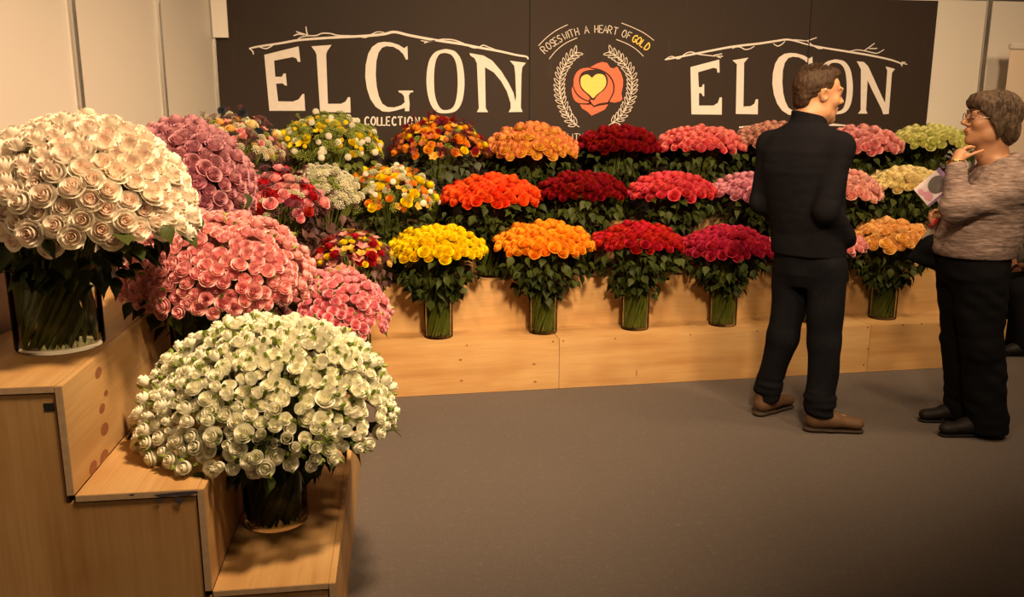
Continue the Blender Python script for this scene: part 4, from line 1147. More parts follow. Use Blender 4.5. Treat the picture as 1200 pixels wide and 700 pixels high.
plain('lip', (0.42, 0.14, 0.11), 0.45)
def hair_mat(name, a, b2, st):
    m, nt, b = new_mat(name)
    n = noise(nt, 1.0, 4, coords(nt, st)); c = mix_rgb(nt, ramp(nt, n, [(.35, 0), (.65, 1)]), a, b2)
    nt.links.new(c, b.inputs['Base Color']); b.inputs['Roughness'].default_value = 0.6; b.inputs['Specular IOR Level'].default_value = 0.25
    bump(nt, b, n, 0.7, 0.006)
hair_mat('brown_hair', (0.020, 0.010, 0.005), (0.055, 0.028, 0.013), (160, 160, 60))
hair_mat('ash_hair', (0.034, 0.020, 0.012), (0.115, 0.074, 0.048), (60, 220, 40))
cloth('navy_jacket', (0.005, 0.0048, 0.0065), (0.010, 0.0095, 0.012), 300, bmp=0.15, spec=.06)
cloth('dark_denim', (0.004, 0.0042, 0.006), (0.011, 0.011, 0.014), 340, (1, 1, .4), bmp=0.2, spec=.06)
cloth('black_trousers', (0.004, 0.004, 0.005), (0.008, 0.008, 0.009), 300, bmp=0.12, spec=.06)
cloth('heather_knit', (0.13, 0.085, 0.075), (0.36, 0.27, 0.24), 70, (.35, .35, 2.2), bmp=0.35, fold=12)
cloth('grey_jacket', (0.06, 0.05, 0.042), (0.10, 0.085, 0.07), 200)
cloth('red_top', (0.16, 0.018, 0.014), (0.24, 0.03, 0.02), 200)
plain('boot_suede', (0.105, 0.052, 0.022), 0.75, 0, 0.25, 30, 0.1)
plain('boot_sole', (0.035, 0.020, 0.012), 0.8)
plain('black_leather', (0.012, 0.010, 0.009), 0.6, 0, 0.2, 60, 0.05, 0.2)
plain('gold_metal', (0.75, 0.45, 0.14), 0.25, 1.0)
plain('glasses_metal', (0.55, 0.42, 0.34), 0.3, 0.9); plain('glasses_dark', (0.02, 0.015, 0.015), 0.3)
def eyes(M, parent, brow):
    for s in (-1, 1):
        gq = Geo()
        e = bmesh.new(); bmesh.ops.create_uvsphere(e, u_segments=14, v_segments=10, radius=1)
        me = bpy.data.meshes.new('eye'); e.to_mesh(me); e.free()
        for p in me.polygons: p.use_smooth = True
        o = link('eye', me, parent, MAT['eye_white'])
        o.matrix_local = M @ Matrix.Translation((s*.031, .0865, .0105)) @ Matrix.Diagonal((.0115, .0115, .0085, 1))
        i = link('iris', me.copy(), o, MAT['iris'])
        i.matrix_local = Matrix.Translation((0, .75, 0)) @ Matrix.Diagonal((.45, .32, .55, 1))
        pts = [M @ Vector((s*x, y, z)) for x, y, z in ((.012, .1015, .033), (.028, .1005, .039), (.045, .090, .036), (.054, .078, .031))]
        tube('eyebrow', pts, [.0028, .0042, .0036, .002], MAT[brow], parent, 6)
def person(name, label, loc, lo, hi, h, build, garments, head_M=None, brow='brown_hair', extra=None):
    root = thing(name, label, 'person', loc, -YAW)
    v = Vol(lo, hi, h); build(v)
    link('body', v.mesh('body'), root, MAT['skin'])
    if head_M is not None: eyes(head_M, root, brow)
    for nm, mt, glo, ghi, gh, fn in garments:
        gv = Vol(glo, ghi, gh); fn(gv)
        link(nm, gv.mesh(nm), root, MAT[mt])
    return root
def hand_prims(v, wrist, palm, fingers, thumb, r=.0088):
    """palm between wrist and knuckles, each finger a bent chain of three bones"""
    v.cone(wrist, palm, .024, .030, .015)
    for ch in fingers+[thumb]:
        rr = r*1.08
        for a, b in zip(ch[:-1], ch[1:]):
            v.cone(a, b, rr, rr*.93, .006); rr *= .93
def boot(v, heel, toe, ht, wid=.046, sole=False):
    h_, t_ = Vector(heel), Vector(toe); d = (t_-h_).normalized(); L = (t_-h_).length; n = Vector((-d.y, d.x, 0))
    P_ = lambda u, z, s=0: tuple(h_+d*(u*L)+n*s+Vector((0, 0, z)))
    if sole:
        v.cone(P_(.14, .012), P_(.40, .012), wid*.86, wid*.80, .02, flat=((0, 0, 1), 3.4))
        v.cone(P_(.40, .010), P_(.84, .010), wid*.80, wid*.80, .02, flat=((0, 0, 1), 4.2))
        v.cone(P_(.10, .012), P_(.22, .012), wid*.75, wid*.75, .01, flat=((0, 0, 1), 2.6))
        return
    v.cone(P_(.15, .050), P_(.45, .055), wid*.88, wid*.90, .02)
    v.cone(P_(.45, .050), P_(.84, .036), wid*.86, wid*.82, .03, flat=((0, 0, 1), 1.25))
    v.cone(P_(.18, .06), P_(.20, ht), wid*.88, wid*1.05, .03)
    v.cone(P_(.30, .06), P_(.26, ht), wid*.80, wid*.95, .03)

# ---- man in dark jacket: local frame x = to the right along the steps view, y = away
MH = Matrix.Translation((-.066, .02, 1.662)) @ Matrix.Rotation(radians(-90+9), 4, 'Z') @ Matrix.Rotation(radians(-3), 4, 'X') @ Matrix.Scale(1.09, 4)
FA = radians(42)
def man_body(v):
    head_prims(v, MH)
    v.loft([(.86, -.045, .02, .15, .10), (1.0, -.06, .02, .15, .10), (1.25, -.10, .02, .17, .105), (1.42, -.112, .02, .16, .09), (1.50, -.105, .02, .08, .07)], FA, .04)
    v.cone((-.105, .02, 1.44), (-.095, .02, 1.56), .065, .060, .03)
    for a, b, c_, w in (((.005, -.115, 1.43), (-.055, -.17, 1.13), (.085, -.05, 1.0), 1), ((-.229, .15, 1.43), (-.262, .15, 1.14), (-.12, .22, 1.02), 1)):
        v.cone((-.11, .02, 1.44), a, .06, .055, .04); v.cone(a, b, .048, .040, .03); v.cone(b, c_, .038, .028, .02)
    hand_prims(v, (.085, -.05, 1.0), (.098, .015, .965), [[(.105, .03, .955), (.10, .06, .93), (.09, .075, .90)], [(.098, .03, .95), (.09, .06, .92), (.08, .075, .89)], [(.09, .03, .945), (.08, .06, .915), (.07, .07, .89)], [(.082, .03, .94), (.07, .055, .91), (.06, .06, .89)]], [(.10, 0, .98), (.12, .03, .965), (.125, .05, .95)])
    hand_prims(v, (-.12, .22, 1.02), (-.07, .20, .98), [[(-.05, .20, .97), (-.03, .19, .94), (-.02, .17, .92)], [(-.055, .19, .965), (-.04, .18, .93), (-.03, .16, .91)], [(-.06, .18, .96), (-.045, .165, .925), (-.04, .15, .905)], [(-.065, .17, .955), (-.05, .155, .925), (-.045, .14, .91)]], [(-.09, .20, 1.0), (-.06, .21, 1.0), (-.045, .21, .985)])
    for hp, kn, an in (((-.0, -.05, .86), (.03, -.06, .46), (.02, -.085, .10)), ((-.09, .08, .86), (-.125, .10, .45), (-.175, .16, .09))):
        v.cone(hp, kn, .075, .055, .04); v.cone(kn, an, .052, .036, .03)
    v.cone((.02, -.085, .10), (.17, -.105, .05), .034, .028, .02); v.cone((-.175, .16, .09), (-.06, .235, .05), .034, .028, .02)
def man_jacket(v):
    v.loft([(.895, -.052, .02, .185, .140), (1.0, -.062, .02, .188, .135), (1.15, -.088, .02, .198, .137), (1.30, -.108, .02, .212, .142), (1.40, -.115, .02, .212, .130), (1.47, -.115, .02, .165, .105), (1.53, -.105, .02, .088, .082), (1.555, -.10, .02, .075, .075)], FA, .03, sq=2.2)
    sh = ((.010, -.118, 1.425), (-.234, .155, 1.425))
    v.cone((-.112, .02, 1.46), sh[0], .075, .064, .05); v.cone((-.112, .02, 1.46), sh[1], .075, .064, .05)
    v.cone(sh[0], (-.05, -.175, 1.13), .066, .058, .03); v.cone((-.05, -.175, 1.13), (.085, -.075, 1.0), .057, .045, .025)
    v.cone((.085, -.075, 1.0), (.112, -.045, .975), .046, .043, .015)
    v.cone(sh[1], (-.262, .155, 1.14), .066, .056, .03); v.cone((-.262, .155, 1.14), (-.12, .225, 1.02), .056, .044, .025)
    v.cone((-.12, .225, 1.02), (-.08, .21, .99), .043, .04, .015)
    v.ripple(.004, 34, 3, 0.95, 1.50, (1.2, 1.2, .6))
    v.ripple(.0010, 80, 5, 0.9, 1.45)
def man_collar(v):
    v.loft([(1.515, -.102, .02, .093, .090), (1.560, -.098, .02, .083, .084), (1.592, -.100, .02, .079, .082)], FA, .01)
    v.loft([(1.50, -.098, .02, .078, .078), (1.560, -.095, .02, .070, .072), (1.66, -.095, .02, .069, .072)], FA, .006, True)
    v.cut(lambda X, Y, Z: Z-1.590+.45*(X+.16)*.5+0*Y)
def man_jeans(v):
    v.loft([(.735, -.045, .02, .10, .10), (.80, -.045, .02, .165, .128), (.90, -.048, .02, .172, .130), (.97, -.055, .02, .165, .122)], FA, .03)
    v.cone((.012, -.055, .84), (.035, -.065, .46), .102, .078, .03); v.cone((.035, -.065, .46), (.028, -.085, .17), .077, .070, .03)
    v.cone((.028, -.085, .17), (.030, -.088, .10), .074, .070, .02)
    v.cone((-.098, .085, .84), (-.122, .10, .45), .100, .076, .03); v.cone((-.122, .10, .45), (-.168, .155, .15), .075, .068, .03)
    v.cone((-.168, .155, .15), (-.17, .158, .095), .070, .066, .02)
    v.ripple(.006, 30, 11, 0.0, 0.92, (1, 1, 1.6)); v.ripple(.006, 55, 12, 0.05, 0.24, (.5, .5, 2.2))
    v.cut(lambda X, Y, Z: .085-Z+0*X+0*Y)
def man_hair(v):
    v.ell((0, -.017, .043), (.0775, .098, .084), MH, .01)
    v.ell((0, .036, .096), (.054, .050, .030), MH, .025)
    v.ell((0, .066, .100), (.040, .020, .015), MH, .02)
    v.ell((0, -.070, -.015), (.056, .034, .055), MH, .02)
    I = np.array(MH.inverted())
    def g(X, Y, Z):
        y = I[1, 0]*X+I[1, 1]*Y+I[1, 2]*Z+I[1, 3]; z = I[2, 0]*X+I[2, 1]*Y+I[2, 2]*Z+I[2, 3]
        line = np.interp(y, [-.12, -.07, -.035, -.022, .012, .018, .04, .058, .075, .11], [-.068, -.062, -.040, .012, .024, .006, .046, .080, .092, .100])
        return (line-z)*.7
    v.cut(g)
    v.ripple(.0016, 260, 21, -9, 9, (1, 1, .7))
def strands(name, parent, M, mat, n, seed, fn):
    """fine locks of hair that break up the outline; fn(rnd) gives the points of one lock in the head frame"""
    rnd = random.Random(seed); gq = Geo()
    for _ in range(n):
        pts, r0 = fn(rnd)
        k = len(pts); gq.tube([M @ Vector(p) for p in pts], [r0*(1-0.85*i/(k-1)) for i in range(k)], 4, False)
    o = link(name, gq.mesh(name), parent, MAT[mat]); o['kind'] = 'stuff'
    return o
def man_lock(rnd):
    a = rnd.uniform(-.75, .75); b = rnd.uniform(-.7, .85)
    d = Vector((sin(a)*cos(b), sin(b), cos(a)*cos(b)))
    p = Vector((d.x*.078, -.017+d.y*.098, .043+d.z*.086))
    if p.y > .03: p.z = max(p.z, .098)
    g = (d*0.6+Vector((0, .7, .25))).normalized()
    L = rnd.uniform(.008, .018)
    return [tuple(p-d*.006), tuple(p+g*L*.5+d*.002), tuple(p+g*L+d*.003)], .0026
def wom_lock(rnd):
    a = rnd.uniform(-2.9, 2.9); t1 = rnd.uniform(1.55, 2.35)
    if abs(a) < .75: t1 = rnd.uniform(.95, 1.15)
    elif abs(a) < 1.25: t1 = rnd.uniform(1.2, 1.5)
    elif abs(a) < 1.8: t1 = rnd.uniform(1.4, 1.9)
    t0 = rnd.uniform(.15, .7); pts = []
    for i in range(6):
        t = t0+(t1-t0)*i/5; k = 1.015+.03*rnd.random()
        x, y, z = .090*sin(t)*sin(a)*k, -.022+.112*sin(t)*cos(a)*k, .046+.094*cos(t)*k
        if t > 1.57: z = .046-.16*(t-1.57); x, y = .088*sin(a)*k, -.022+.108*cos(a)*k*(1-.15*(t-1.57))
        pts.append((x, y, z))
    return pts, .0034
mr = on_z(946, 498, 0)
man = person('person', 'man in dark jacket and jeans with brown boots, head turned right', (mr.x, mr.y, 0), (-.42, -.32, 0), (.36, .42, 1.86), .0055, man_body,
    [('jacket', 'navy_jacket', (-.42, -.32, .85), (.26, .42, 1.62), .0065, man_jacket),
     ('collar', 'navy_jacket', (-.25, -.12, 1.47), (.06, .16, 1.66), .004, man_collar),
     ('jeans', 'dark_denim', (-.36, -.28, .05), (.24, .34, 1.02), .0065, man_jeans),
     ('hair', 'brown_hair', (-.22, -.12, 1.54), (.10, .16, 1.88), .004, man_hair),
     ('boot', 'boot_suede', (-.12, -.20, 0), (.32, 0, .16), .005, lambda v: boot(v, (-.045, -.085, .012), (.255, -.115, .012), .11)),
     ('boot', 'boot_suede', (-.30, .05, 0), (.12, .36, .16), .005, lambda v: boot(v, (-.232, .125, .012), (.015, .285, .012), .11)),
     ('boot_sole', 'boot_sole', (-.12, -.20, -.01), (.32, 0, .06), .004, lambda v: boot(v, (-.050, -.085, .002), (.262, -.115, .002), .1, .045, True)),
     ('boot_sole', 'boot_sole', (-.30, .05, -.01), (.12, .36, .06), .004, lambda v: boot(v, (-.237, .122, .002), (.022, .290, .002), .1, .045, True))], MH)
strands('hair_locks', man, MH, 'brown_hair', 260, 91, man_lock)

# ---- woman in heather sweater, hand at her chin
WH = Matrix.Translation((-.090, .0, 1.545)) @ Matrix.Rotation(radians(90-8), 4, 'Z') @ Matrix.Rotation(radians(5), 4, 'X') @ Matrix.Scale(1.0, 4)
WA = radians(172)
wr_n, wr_f = (-.292, -.115, 1.345), (-.225, .115, 1.075)
def wom_body(v):
    head_prims(v, WH, True)
    v.loft([(.84, -.10, 0, .16, .12), (1.0, -.085, 0, .16, .13), (1.2, -.035, 0, .16, .12), (1.30, -.02, 0, .13, .09), (1.36, -.025, 0, .07, .06)], WA, .04)
    v.cone((-.02, 0, 1.30), (-.045, 0, 1.42), .055, .047, .03)
    v.cone((-.015, 0, 1.27), (-.015, -.17, 1.245), .055, .05, .04); v.cone((-.015, -.17, 1.245), (-.30, -.165, 1.155), .05, .042, .03); v.cone((-.30, -.165, 1.155), wr_n, .038, .025, .02)
    v.cone((-.015, 0, 1.27), (-.02, .17, 1.245), .055, .05, .04); v.cone((-.02, .17, 1.245), (-.08, .23, 1.0), .05, .042, .03); v.cone((-.08, .23, 1.0), wr_f, .038, .025, .02)
    hand_prims(v, wr_n, (-.258, -.085, 1.388), [[(-.246, -.068, 1.400), (-.222, -.050, 1.418), (-.196, -.046, 1.424), (-.176, -.045, 1.422)],
        [(-.250, -.058, 1.396), (-.230, -.034, 1.408), (-.205, -.030, 1.411), (-.188, -.030, 1.407)],
        [(-.256, -.050, 1.388), (-.240, -.022, 1.396), (-.216, -.016, 1.398), (-.202, -.018, 1.392)],
        [(-.262, -.046, 1.378), (-.250, -.014, 1.384), (-.228, -.006, 1.386), (-.216, -.008, 1.381)]],
        [(-.272, -.112, 1.362), (-.236, -.108, 1.384), (-.192, -.092, 1.397), (-.150, -.076, 1.408)], .0085)
    hand_prims(v, wr_f, (-.262, .085, 1.085), [[(-.275, .075, 1.095), (-.300, .060, 1.095), (-.305, .040, 1.088)], [(-.276, .075, 1.08), (-.302, .060, 1.078), (-.306, .040, 1.072)], [(-.274, .075, 1.066), (-.299, .060, 1.062), (-.302, .042, 1.058)], [(-.270, .075, 1.053), (-.292, .062, 1.048), (-.295, .046, 1.045)]],
        [(-.25, .075, 1.10), (-.272, .055, 1.112), (-.290, .040, 1.115)], .0085)
    for s in (-1, 1):
        v.cone((-.09, s*.08, .86), (-.06, s*.08, .47), .075, .055, .04); v.cone((-.06, s*.08, .47), (-.01 if s < 0 else .0, s*.09, .08), .05, .033, .03)
        v.cone((-.01, s*.092, .075), (-.11, s*.097, .030), .026, .016, .02)
def wom_sweater(v):
    v.loft([(.905, -.102, 0, .198, .178), (.93, -.102, 0, .206, .186), (1.0, -.088, 0, .215, .188), (1.1, -.06, 0, .212, .180), (1.2, -.03, 0, .205, .162), (1.28, -.015, 0, .180, .130), (1.33, -.015, 0, .125, .098), (1.365, -.025, 0, .082, .076)], WA, .03, sq=2.2)
    v.cone((-.015, 0, 1.285), (-.012, -.165, 1.240), .075, .078, .05); v.cone((-.012, -.165, 1.240), (-.295, -.170, 1.150), .082, .068, .04)
    v.cone((-.295, -.170, 1.150), (-.290, -.125, 1.315), .066, .046, .03); v.cone((-.290, -.125, 1.315), (-.290, -.121, 1.325), .046, .044, .01)
    v.cone((-.015, 0, 1.285), (-.02, .165, 1.240), .075, .075, .05); v.cone((-.02, .165, 1.240), (-.08, .23, 1.0), .075, .062, .04); v.cone((-.08, .23, 1.0), (-.205, .13, 1.065), .058, .045, .03)
    for a in range(-6, 7):      # rolled hood round the back of the neck
        t = radians(a*16); q = Vector((-.035+.088*cos(t), .085*sin(t), 1.350+.018*cos(t)))
        v.ell(tuple(q), (.030, .030, .026), None, .02)
    v.ripple(.006, 36, 33, .93, 1.32, (1, 1, 1.3)); v.ripple(.002, 110, 34, .9, 1.4, (.4, .4, 2))
    v.ell((-.11, -.03, 1.40), (.055, .06, .06), None, .01, True)
def wom_trousers(v):
    v.loft([(.74, -.09, 0, .10, .10), (.80, -.098, 0, .182, .158), (.88, -.10, 0, .188, .165), (.95, -.10, 0, .175, .158)], WA, .03)
    for s, an in ((-1, (.012, -.095)), (1, (.0, .095))):
        v.cone((-.098, s*.085, .82), (-.058, s*.088, .46), .122, .098, .03); v.cone((-.058, s*.088, .46), (an[0], an[1], .10), .097, .096, .03)
        v.cone((an[0], an[1], .10), (an[0]+.004, an[1], .045), .096, .098, .02)
    v.ripple(.005, 26, 41, 0.03, .92, (1, 1, .9)); v.ripple(.003, 60, 42, 0.03, .9, (1, 1, 1.6))
    v.cut(lambda X, Y, Z: .028-Z+0*X+0*Y)
def wom_hair(v):
    v.ell((0, -.022, .046), (.090, .112, .092), WH, .01)
    v.ell((0, -.070, -.020), (.082, .060, .075), WH, .03)
    v.ell((0, -.085, -.060), (.070, .042, .050), WH, .03)
    v.ell((0, .050, .085), (.074, .052, .045), WH, .03)
    for s in (-1, 1):
        v.ell((s*.070, -.020, -.005), (.022, .050, .065), WH, .02)
        v.ell((s*.066, .046, .050), (.016, .030, .040), WH, .02)
    v.ell((0, .092, .072), (.060, .020, .030), WH, .02)
    I = np.array(WH.inverted())
    def g(X, Y, Z):
        y = I[1, 0]*X+I[1, 1]*Y+I[1, 2]*Z+I[1, 3]; z = I[2, 0]*X+I[2, 1]*Y+I[2, 2]*Z+I[2, 3]
        line = np.interp(y, [-.16, -.09, -.045, -.012, .012, .03, .05, .07, .10, .125], [-.125, -.125, -.105, -.058, -.018, .002, .020, .042, .052, .060])
        return (line-z)*.75
    v.cut(g)
    v.ripple(.0045, 120, 51, -9, 9, (1.6, 1.6, .5))
wq = on_z(1140, 503, 0)
wom = person('person', 'woman with glasses in heather grey sweater, hand at her chin', (wq.x, wq.y, 0), (-.36, -.30, 0), (.20, .32, 1.70), .0055, wom_body,
    [('sweater', 'heather_knit', (-.42, -.30, .86), (.20, .34, 1.42), .0065, wom_sweater),
     ('trousers', 'black_trousers', (-.34, -.26, 0), (.20, .26, 1.0), .0065, wom_trousers),
     ('hair', 'ash_hair', (-.26, -.14, 1.38), (.10, .14, 1.72), .004, wom_hair),
     ('shoe', 'black_leather', (-.32, -.20, 0), (.12, 0, .14), .005, lambda v: boot(v, (.038, -.092, .004), (-.232, -.100, .004), .07, .042)),
     ('shoe', 'black_leather', (-.32, .0, 0), (.12, .20, .14), .005, lambda v: boot(v, (.03, .100, .004), (-.235, .112, .004), .07, .042)),
     ('shoe_sole', 'black_leather', (-.32, -.20, -.01), (.12, 0, .06), .004, lambda v: boot(v, (.043, -.092, .0), (-.238, -.100, .0), .1, .040, True)),
     ('shoe_sole', 'black_leather', (-.32, .0, -.01), (.12, .20, .06), .004, lambda v: boot(v, (.035, .100, .0), (-.241, .112, .0), .1, .040, True))], WH, 'ash_hair')
strands('hair_locks', wom, WH, 'ash_hair', 320, 92, wom_lock)
def ring_pts(c, u, w_, a, b, n=20): return [Vector(c)+Vector(u)*a*cos(2*pi*i/n)+Vector(w_)*b*sin(2*pi*i/n) for i in range(n+1)]
# glasses: two rims, bridge and arms
gl = link('glasses', None, wom)
for s in (-1, 1):
    c = Vector((s*.032, .108, .008))
    pts = [WH @ p for p in ring_pts(c, (1, -.12*s, 0), (0, .08, 1), .024, .017)]
    tube('glasses_rim', pts, .0016, MAT['glasses_dark'], gl, 6)
    tube('glasses_arm', [WH @ Vector(p) for p in ((s*.056, .104, .012), (s*.074, .060, .010), (s*.082, .000, .012), (s*.082, -.012, .004))], .0019, MAT['glasses_metal'], gl, 6)
tube('glasses_bridge', [WH @ Vector(p) for p in ((-.010, .111, .012), (0, .116, .016), (.010, .111, .012))], .0017, MAT['glasses_dark'], gl, 6)
lp = [WH @ Vector(p) for p in ((-.020, .0985, -.058), (-.010, .104, -.0565), (0, .1055, -.0575), (.010, .104, -.0565), (.020, .0985, -.058))]
tube('lips', lp, [.002, .0042, .0045, .0042, .002], MAT['lip'], wom, 8)
# bracelet and beads at her wrist
ax = (Vector(wr_n)-Vector((-.30, -.165, 1.155))).normalized(); u_ = ax.orthogonal().normalized(); w_ = ax.cross(u_)
for k_, (dz, rr) in enumerate(((0.0, .0045), (.012, .0055), (-.011, .004))):
    tube('bracelet', ring_pts(Vector(wr_n)+ax*dz, u_, w_, .0335, .0335), rr, MAT['gold_metal'], wom, 8)

# ---- things in the woman's hands
def wl2(x, y, b):
    """picture point at b metres beyond the woman -> room point"""
    fh = Vector((sin(YAW), cos(YAW), 0)); return on_plane(x, y, Vector((wq.x, wq.y, 0))+fh*b, fh)
def sheet(name, corners, thick, mat, parent=None):
    P_ = [Vector(c) for c in corners]; n = (P_[1]-P_[0]).cross(P_[3]-P_[0]).normalized()*thick
    vs = P_+[p+n for p in P_]
    fs = [(0, 3, 2, 1), (4, 5, 6, 7)]+[(i, (i+1) % 4, 4+(i+1) % 4, 4+i) for i in range(4)]
    return link(name, mesh_from(name, vs, fs), parent, mat)
plain('leaflet_paper', (0.62, 0.52, 0.55), 0.4); plain('leaflet_purple', (0.16, 0.06, 0.20), 0.4); plain('leaflet_dark', (0.05, 0.03, 0.03), 0.4); plain('leaflet_pink', (0.55, 0.22, 0.34), 0.4)
plain('card_grey', (0.52, 0.46, 0.40), 0.5); plain('red_plastic', (0.50, 0.03, 0.04), 0.35)
c0, c1, c2, c3 = wl2(1070.5, 222, .12), wl2(1101, 196, .10), wl2(1119, 217, .06), wl2(1088.5, 243, .08)
lf = thing('leaflet', 'glossy purple edged leaflet with a round dark picture held by the woman', 'leaflet')
sheet('page', [c3, c2, c1, c0], .0015, MAT['leaflet_paper'], lf)
def on_leaf(u, v_): return c0.lerp(c1, u).lerp(c3.lerp(c2, u), v_)
ln = (c1-c0).cross(c3-c0).normalized()
if ln.dot(Vector((0, 0, CAM_H))-c0) < 0: ln = -ln
def leaf_shape(name, uv, mat, k_):
    vs = [on_leaf(u, v_)+ln*(.002+.0004*k_) for u, v_ in uv]
    return link(name, mesh_from(name, vs, [tuple(range(len(vs)))]), lf, MAT[mat])
leaf_shape('picture_border', [(.86, 0), (1, 0), (1, 1), (.86, 1)], 'leaflet_purple', 1)
leaf_shape('picture_border', [(0, .9), (.86, .9), (.86, 1), (0, 1)], 'leaflet_purple', 1)
leaf_shape('picture_oval', [(.62+.30*cos(t*pi/8), .50+.36*sin(t*pi/8)) for t in range(16)], 'leaflet_dark', 2)
leaf_shape('picture_bloom', [(.20+.13*cos(t*pi/5), .62+.2*sin(t*pi/5)*(1+.3*(t % 2))) for t in range(10)], 'leaflet_pink', 2)
leaf_shape('picture_bloom', [(.12+.08*cos(t*pi/5), .30+.14*sin(t*pi/5)*(1+.3*(t % 2))) for t in range(10)], 'leaflet_pink', 2)
cd = sheet('card', [wl2(1090.5, 262, .07), wl2(1080, 281, .09), wl2(1088, 284, .09), wl2(1097.5, 264, .07)], .002, MAT['card_grey'])
tag(cd, 'small grey card hanging below the woman\'s hand', 'card')
rv = Vol((-.34, .0, 1.0), (-.20, .14, 1.12), .004)
rv.cone((-.288, .062, 1.040), (-.276, .066, 1.058), .016, .020, .01, flat=((0, 1, 0), 1.5))
ro = link('pouch', rv.mesh('pouch'), None, MAT['red_plastic']); ro.location = (wq.x, wq.y, 0); ro.rotation_euler = (0, 0, -YAW)
tag(ro, 'small red pouch in the woman\'s lower hand', 'pouch')
def coat(v):
    v.cone((-.365, .10, .870), (-.27, .09, .935), .016, .050, .02, flat=((0, 1, 0), 1.3))
    v.cone((-.27, .09, .935), (-.19, .07, .90), .050, .06, .03)
    v.cone((-.33, .10, .868), (-.20, .08, .845), .022, .05, .03)
    v.ripple(.006, 50, 61, .8, 1.0)
cv = Vol((-.43, -.04, .76), (-.08, .2, 1.03), .006); coat(cv)
co = link('folded_coat', cv.mesh('folded_coat'), None, MAT['black_trousers']); co.location = (wq.x, wq.y, 0); co.rotation_euler = (0, 0, -YAW)
tag(co, 'black folded coat hanging in front of the woman\'s waist', 'coat')

# ---- seated person cut by the right edge of the view, on a stool behind the steps' end
SH = Matrix.Translation((.20, .02, 1.225)) @ Matrix.Rotation(radians(90), 4, 'Z')
def sit_body(v):
    head_prims(v, SH, True)
    v.loft([(.50, .38, .02, .15, .12), (.70, .35, .02, .14, .10), (.92, .29, .02, .17, .10), (1.0, .26, .02, .12, .08)], pi, .04)
    v.cone((.26, .02, .98), (.22, .02, 1.12), .055, .048, .03)
    for s, el, wr in ((-1, (-.07, -.13, .745), (.04, -.09, .60)), (1, (.05, .20, .75), (.0, .06, .60))):
        v.cone((.27, .02, .95), (.25, s*.16+.02, .93), .055, .05, .04); v.cone((.25, s*.16+.02, .93), el, .045, .036, .03); v.cone(el, wr, .034, .025, .02)
        wv = Vector(wr)
        hand_prims(v, wr, tuple(wv+Vector((.03, .03, -.02))), [[tuple(wv+Vector((.045, .04+.012*q, -.02))), tuple(wv+Vector((.07, .05+.012*q, -.03))), tuple(wv+Vector((.085, .05+.012*q, -.045)))] for q in range(-2, 2)], [tuple(wv+Vector((.02, .0, -.01))), tuple(wv+Vector((.045, -.005, -.01))), tuple(wv+Vector((.06, .0, -.02)))])
    for s in (-1, 1):
        v.cone((.36, s*.08+.02, .50), (-.07, s*.09+.02, .45), .075, .055, .04); v.cone((-.07, s*.09+.02, .45), (.0, s*.09+.02, .09), .05, .034, .03)
        v.cone((.0, s*.09+.02, .08), (-.10, s*.09+.02, .035), .03, .024, .02)
def sit_trousers(v):
    v.loft([(.435, .36, .02, .19, .16), (.50, .37, .02, .19, .15), (.60, .37, .02, .165, .13)], pi, .03)
    for s in (-1, 1):
        v.cone((.34, s*.085+.02, .505), (-.06, s*.09+.02, .445), .092, .078, .03); v.cone((-.06, s*.09+.02, .445), (.0, s*.09+.02, .10), .078, .085, .03)
    v.ripple(.006, 30, 71, .1, .6)
    v.cut(lambda X, Y, Z: .06-Z+0*X+0*Y)
def sit_jacket(v):
    v.loft([(.56, .375, .02, .18, .15), (.70, .35, .02, .17, .135), (.90, .30, .02, .195, .125), (.98, .27, .02, .14, .10), (1.03, .25, .02, .08, .075)], pi, .03)
    for s, el, wr in ((-1, (-.065, -.13, .745), (.03, -.095, .615)), (1, (.05, .20, .75), (.01, .07, .62))):
        v.cone((.27, .02, .955), (.25, s*.165+.02, .93), .07, .065, .05); v.cone((.25, s*.165+.02, .93), el, .064, .054, .03); v.cone(el, wr, .053, .042, .02)
    v.ripple(.005, 40, 72, .6, 1.0)
def sit_scarf(v):
    for a in range(12):
        t = a*pi/6; v.ell((.20+.085*cos(t), .02+.085*sin(t), 1.045+.02*cos(t)), (.042, .042, .038), None, .02)
    v.cone((.12, .0, 1.03), (.04, -.04, .93), .04, .03, .03)
    v.ripple(.004, 60, 73)
def sit_hair(v):
    v.ell((0, -.02, .045), (.088, .108, .092), SH, .01); v.ell((0, -.06, -.05), (.08, .06, .09), SH, .03)
    v.cut(lambda X, Y, Z: np.interp(X, [.05, .12, .16, .20, .5], [1.30, 1.28, 1.22, 1.12, 1.10])-Z+0*Y)
s3 = on_z(1192, 414, 0)
sit = person('person', 'seated person in black trousers and grey jacket at the right edge', (s3.x, s3.y, 0), (-.30, -.35, 0), (.60, .38, 1.40), .007, sit_body,
    [('trousers', 'black_trousers', (-.22, -.24, .02), (.58, .28, .70), .008, sit_trousers),
     ('jacket', 'grey_jacket', (-.2, -.32, .5), (.58, .36, 1.08), .008, sit_jacket),
     ('scarf', 'red_top', (-.02, -.18, .85), (.36, .18, 1.14), .006, sit_scarf),
     ('hair', 'brown_hair', (.04, -.14, 1.02), (.38, .16, 1.40), .006, sit_hair),
     ('shoe', 'black_leather', (-.32, -.16, 0), (.14, .02, .14), .005, lambda v: boot(v, (.05, -.075, .004), (-.20, -.09, .004), .08, .042)),
     ('shoe', 'black_leather', (-.32, .02, 0), (.14, .20, .14), .005, lambda v: boot(v, (.05, .11, .004), (-.20, .12, .004), .08, .042))], SH)
fhx = Vector((cos(YAW), -sin(YAW), 0)); fhy = Vector((sin(YAW), cos(YAW), 0))
sp = s3+fhx*.38+fhy*.02
sto = thing('stool', 'round black stool under the seated person', 'stool', (sp.x, sp.y, 0))
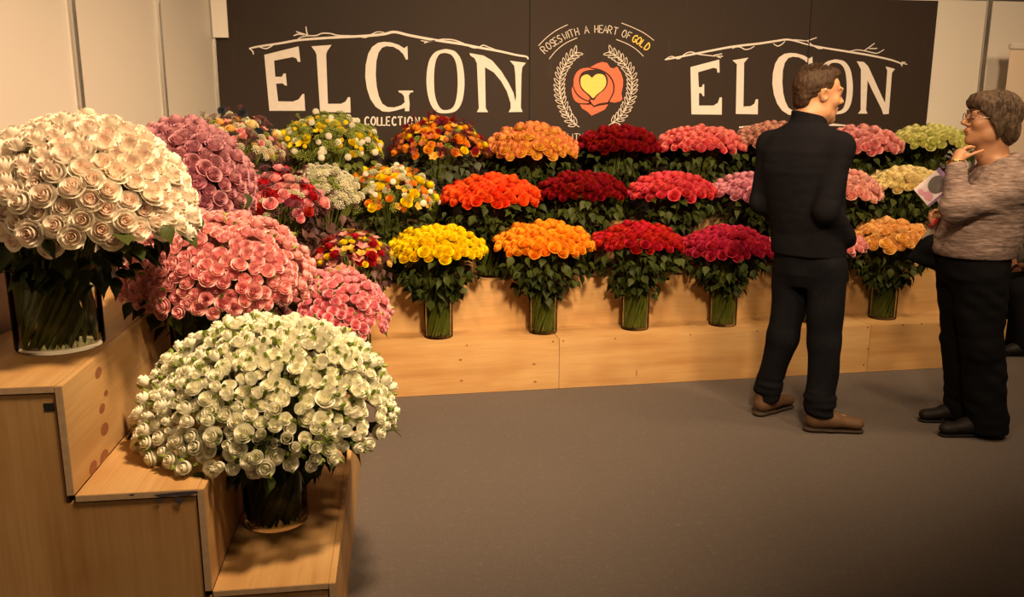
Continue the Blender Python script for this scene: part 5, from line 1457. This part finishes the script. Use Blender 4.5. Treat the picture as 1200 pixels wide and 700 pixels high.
me = lathe_mesh('seat', [(0, .385), (.15, .385), (.165, .395), (.17, .41), (.165, .425), (.15, .43), (0, .43)], 28); link('seat', me, sto, MAT['black_leather'])
for a in range(4):
    t = pi/4+a*pi/2; tube('leg', [(.12*cos(t), .12*sin(t), .39), (.17*cos(t), .17*sin(t), .0)], .011, MAT['aluminium'], sto, 8)
me = Geo(); me.tube(ring_pts((0, 0, .15), (1, 0, 0), (0, 1, 0), .152, .152, 24), .007, 6, False); link('foot_ring', me.mesh('foot_ring'), sto, MAT['aluminium'])

# ---- roll-up banner against the right part of the wall
rb = thing('roll_up_banner', 'cream roll up banner with a photo of a person low down, right of the boards', 'banner', (4.85, 5.50, 0))
plain('banner_cream', (0.70, 0.56, 0.44), 0.5, 0, .03, 3); plain('banner_photo', (0.62, 0.28, 0.16), 0.5, 0, .35, 9)
plain('photo_skin', (0.45, 0.22, 0.13), .5); plain('photo_blue', (0.06, 0.13, 0.28), .5); plain('photo_hair', (0.04, 0.02, 0.015), .5); plain('photo_white', (0.7, 0.66, 0.6), .5)
box('sheet', -.415, .415, 0, .002, .10, 2.02, MAT['banner_cream'], rb)
box('top_bar', -.425, .425, -.012, .014, 2.015, 2.055, MAT['white_paint'], rb, .006)
box('base', -.43, .43, -.06, .06, .0, .10, MAT['aluminium'], rb, .015)
box('pole', -.008, .008, .012, .026, .09, 2.03, MAT['aluminium'], rb, .003)
box('photo', -.405, .405, -.0015, .0005, .14, .60, MAT['banner_photo'], rb)
def disc(name, x, z, rx, rz, mat, k_, p0=0, p1=6.283):
    vs = [(x+rx*cos(p0+(p1-p0)*i/24), -.002-.0004*k_, z+rz*sin(p0+(p1-p0)*i/24)) for i in range(25)]
    return link(name, mesh_from(name, vs, [tuple(range(25))]), rb, MAT[mat])
disc('photo_shirt', -.17, .22, .13, .16, 'photo_white', 1); disc('photo_vest', -.135, .24, .07, .13, 'photo_blue', 2)
disc('photo_face', -.15, .42, .045, .06, 'photo_skin', 2); disc('photo_hair', -.152, .445, .056, .058, 'photo_hair', 1)
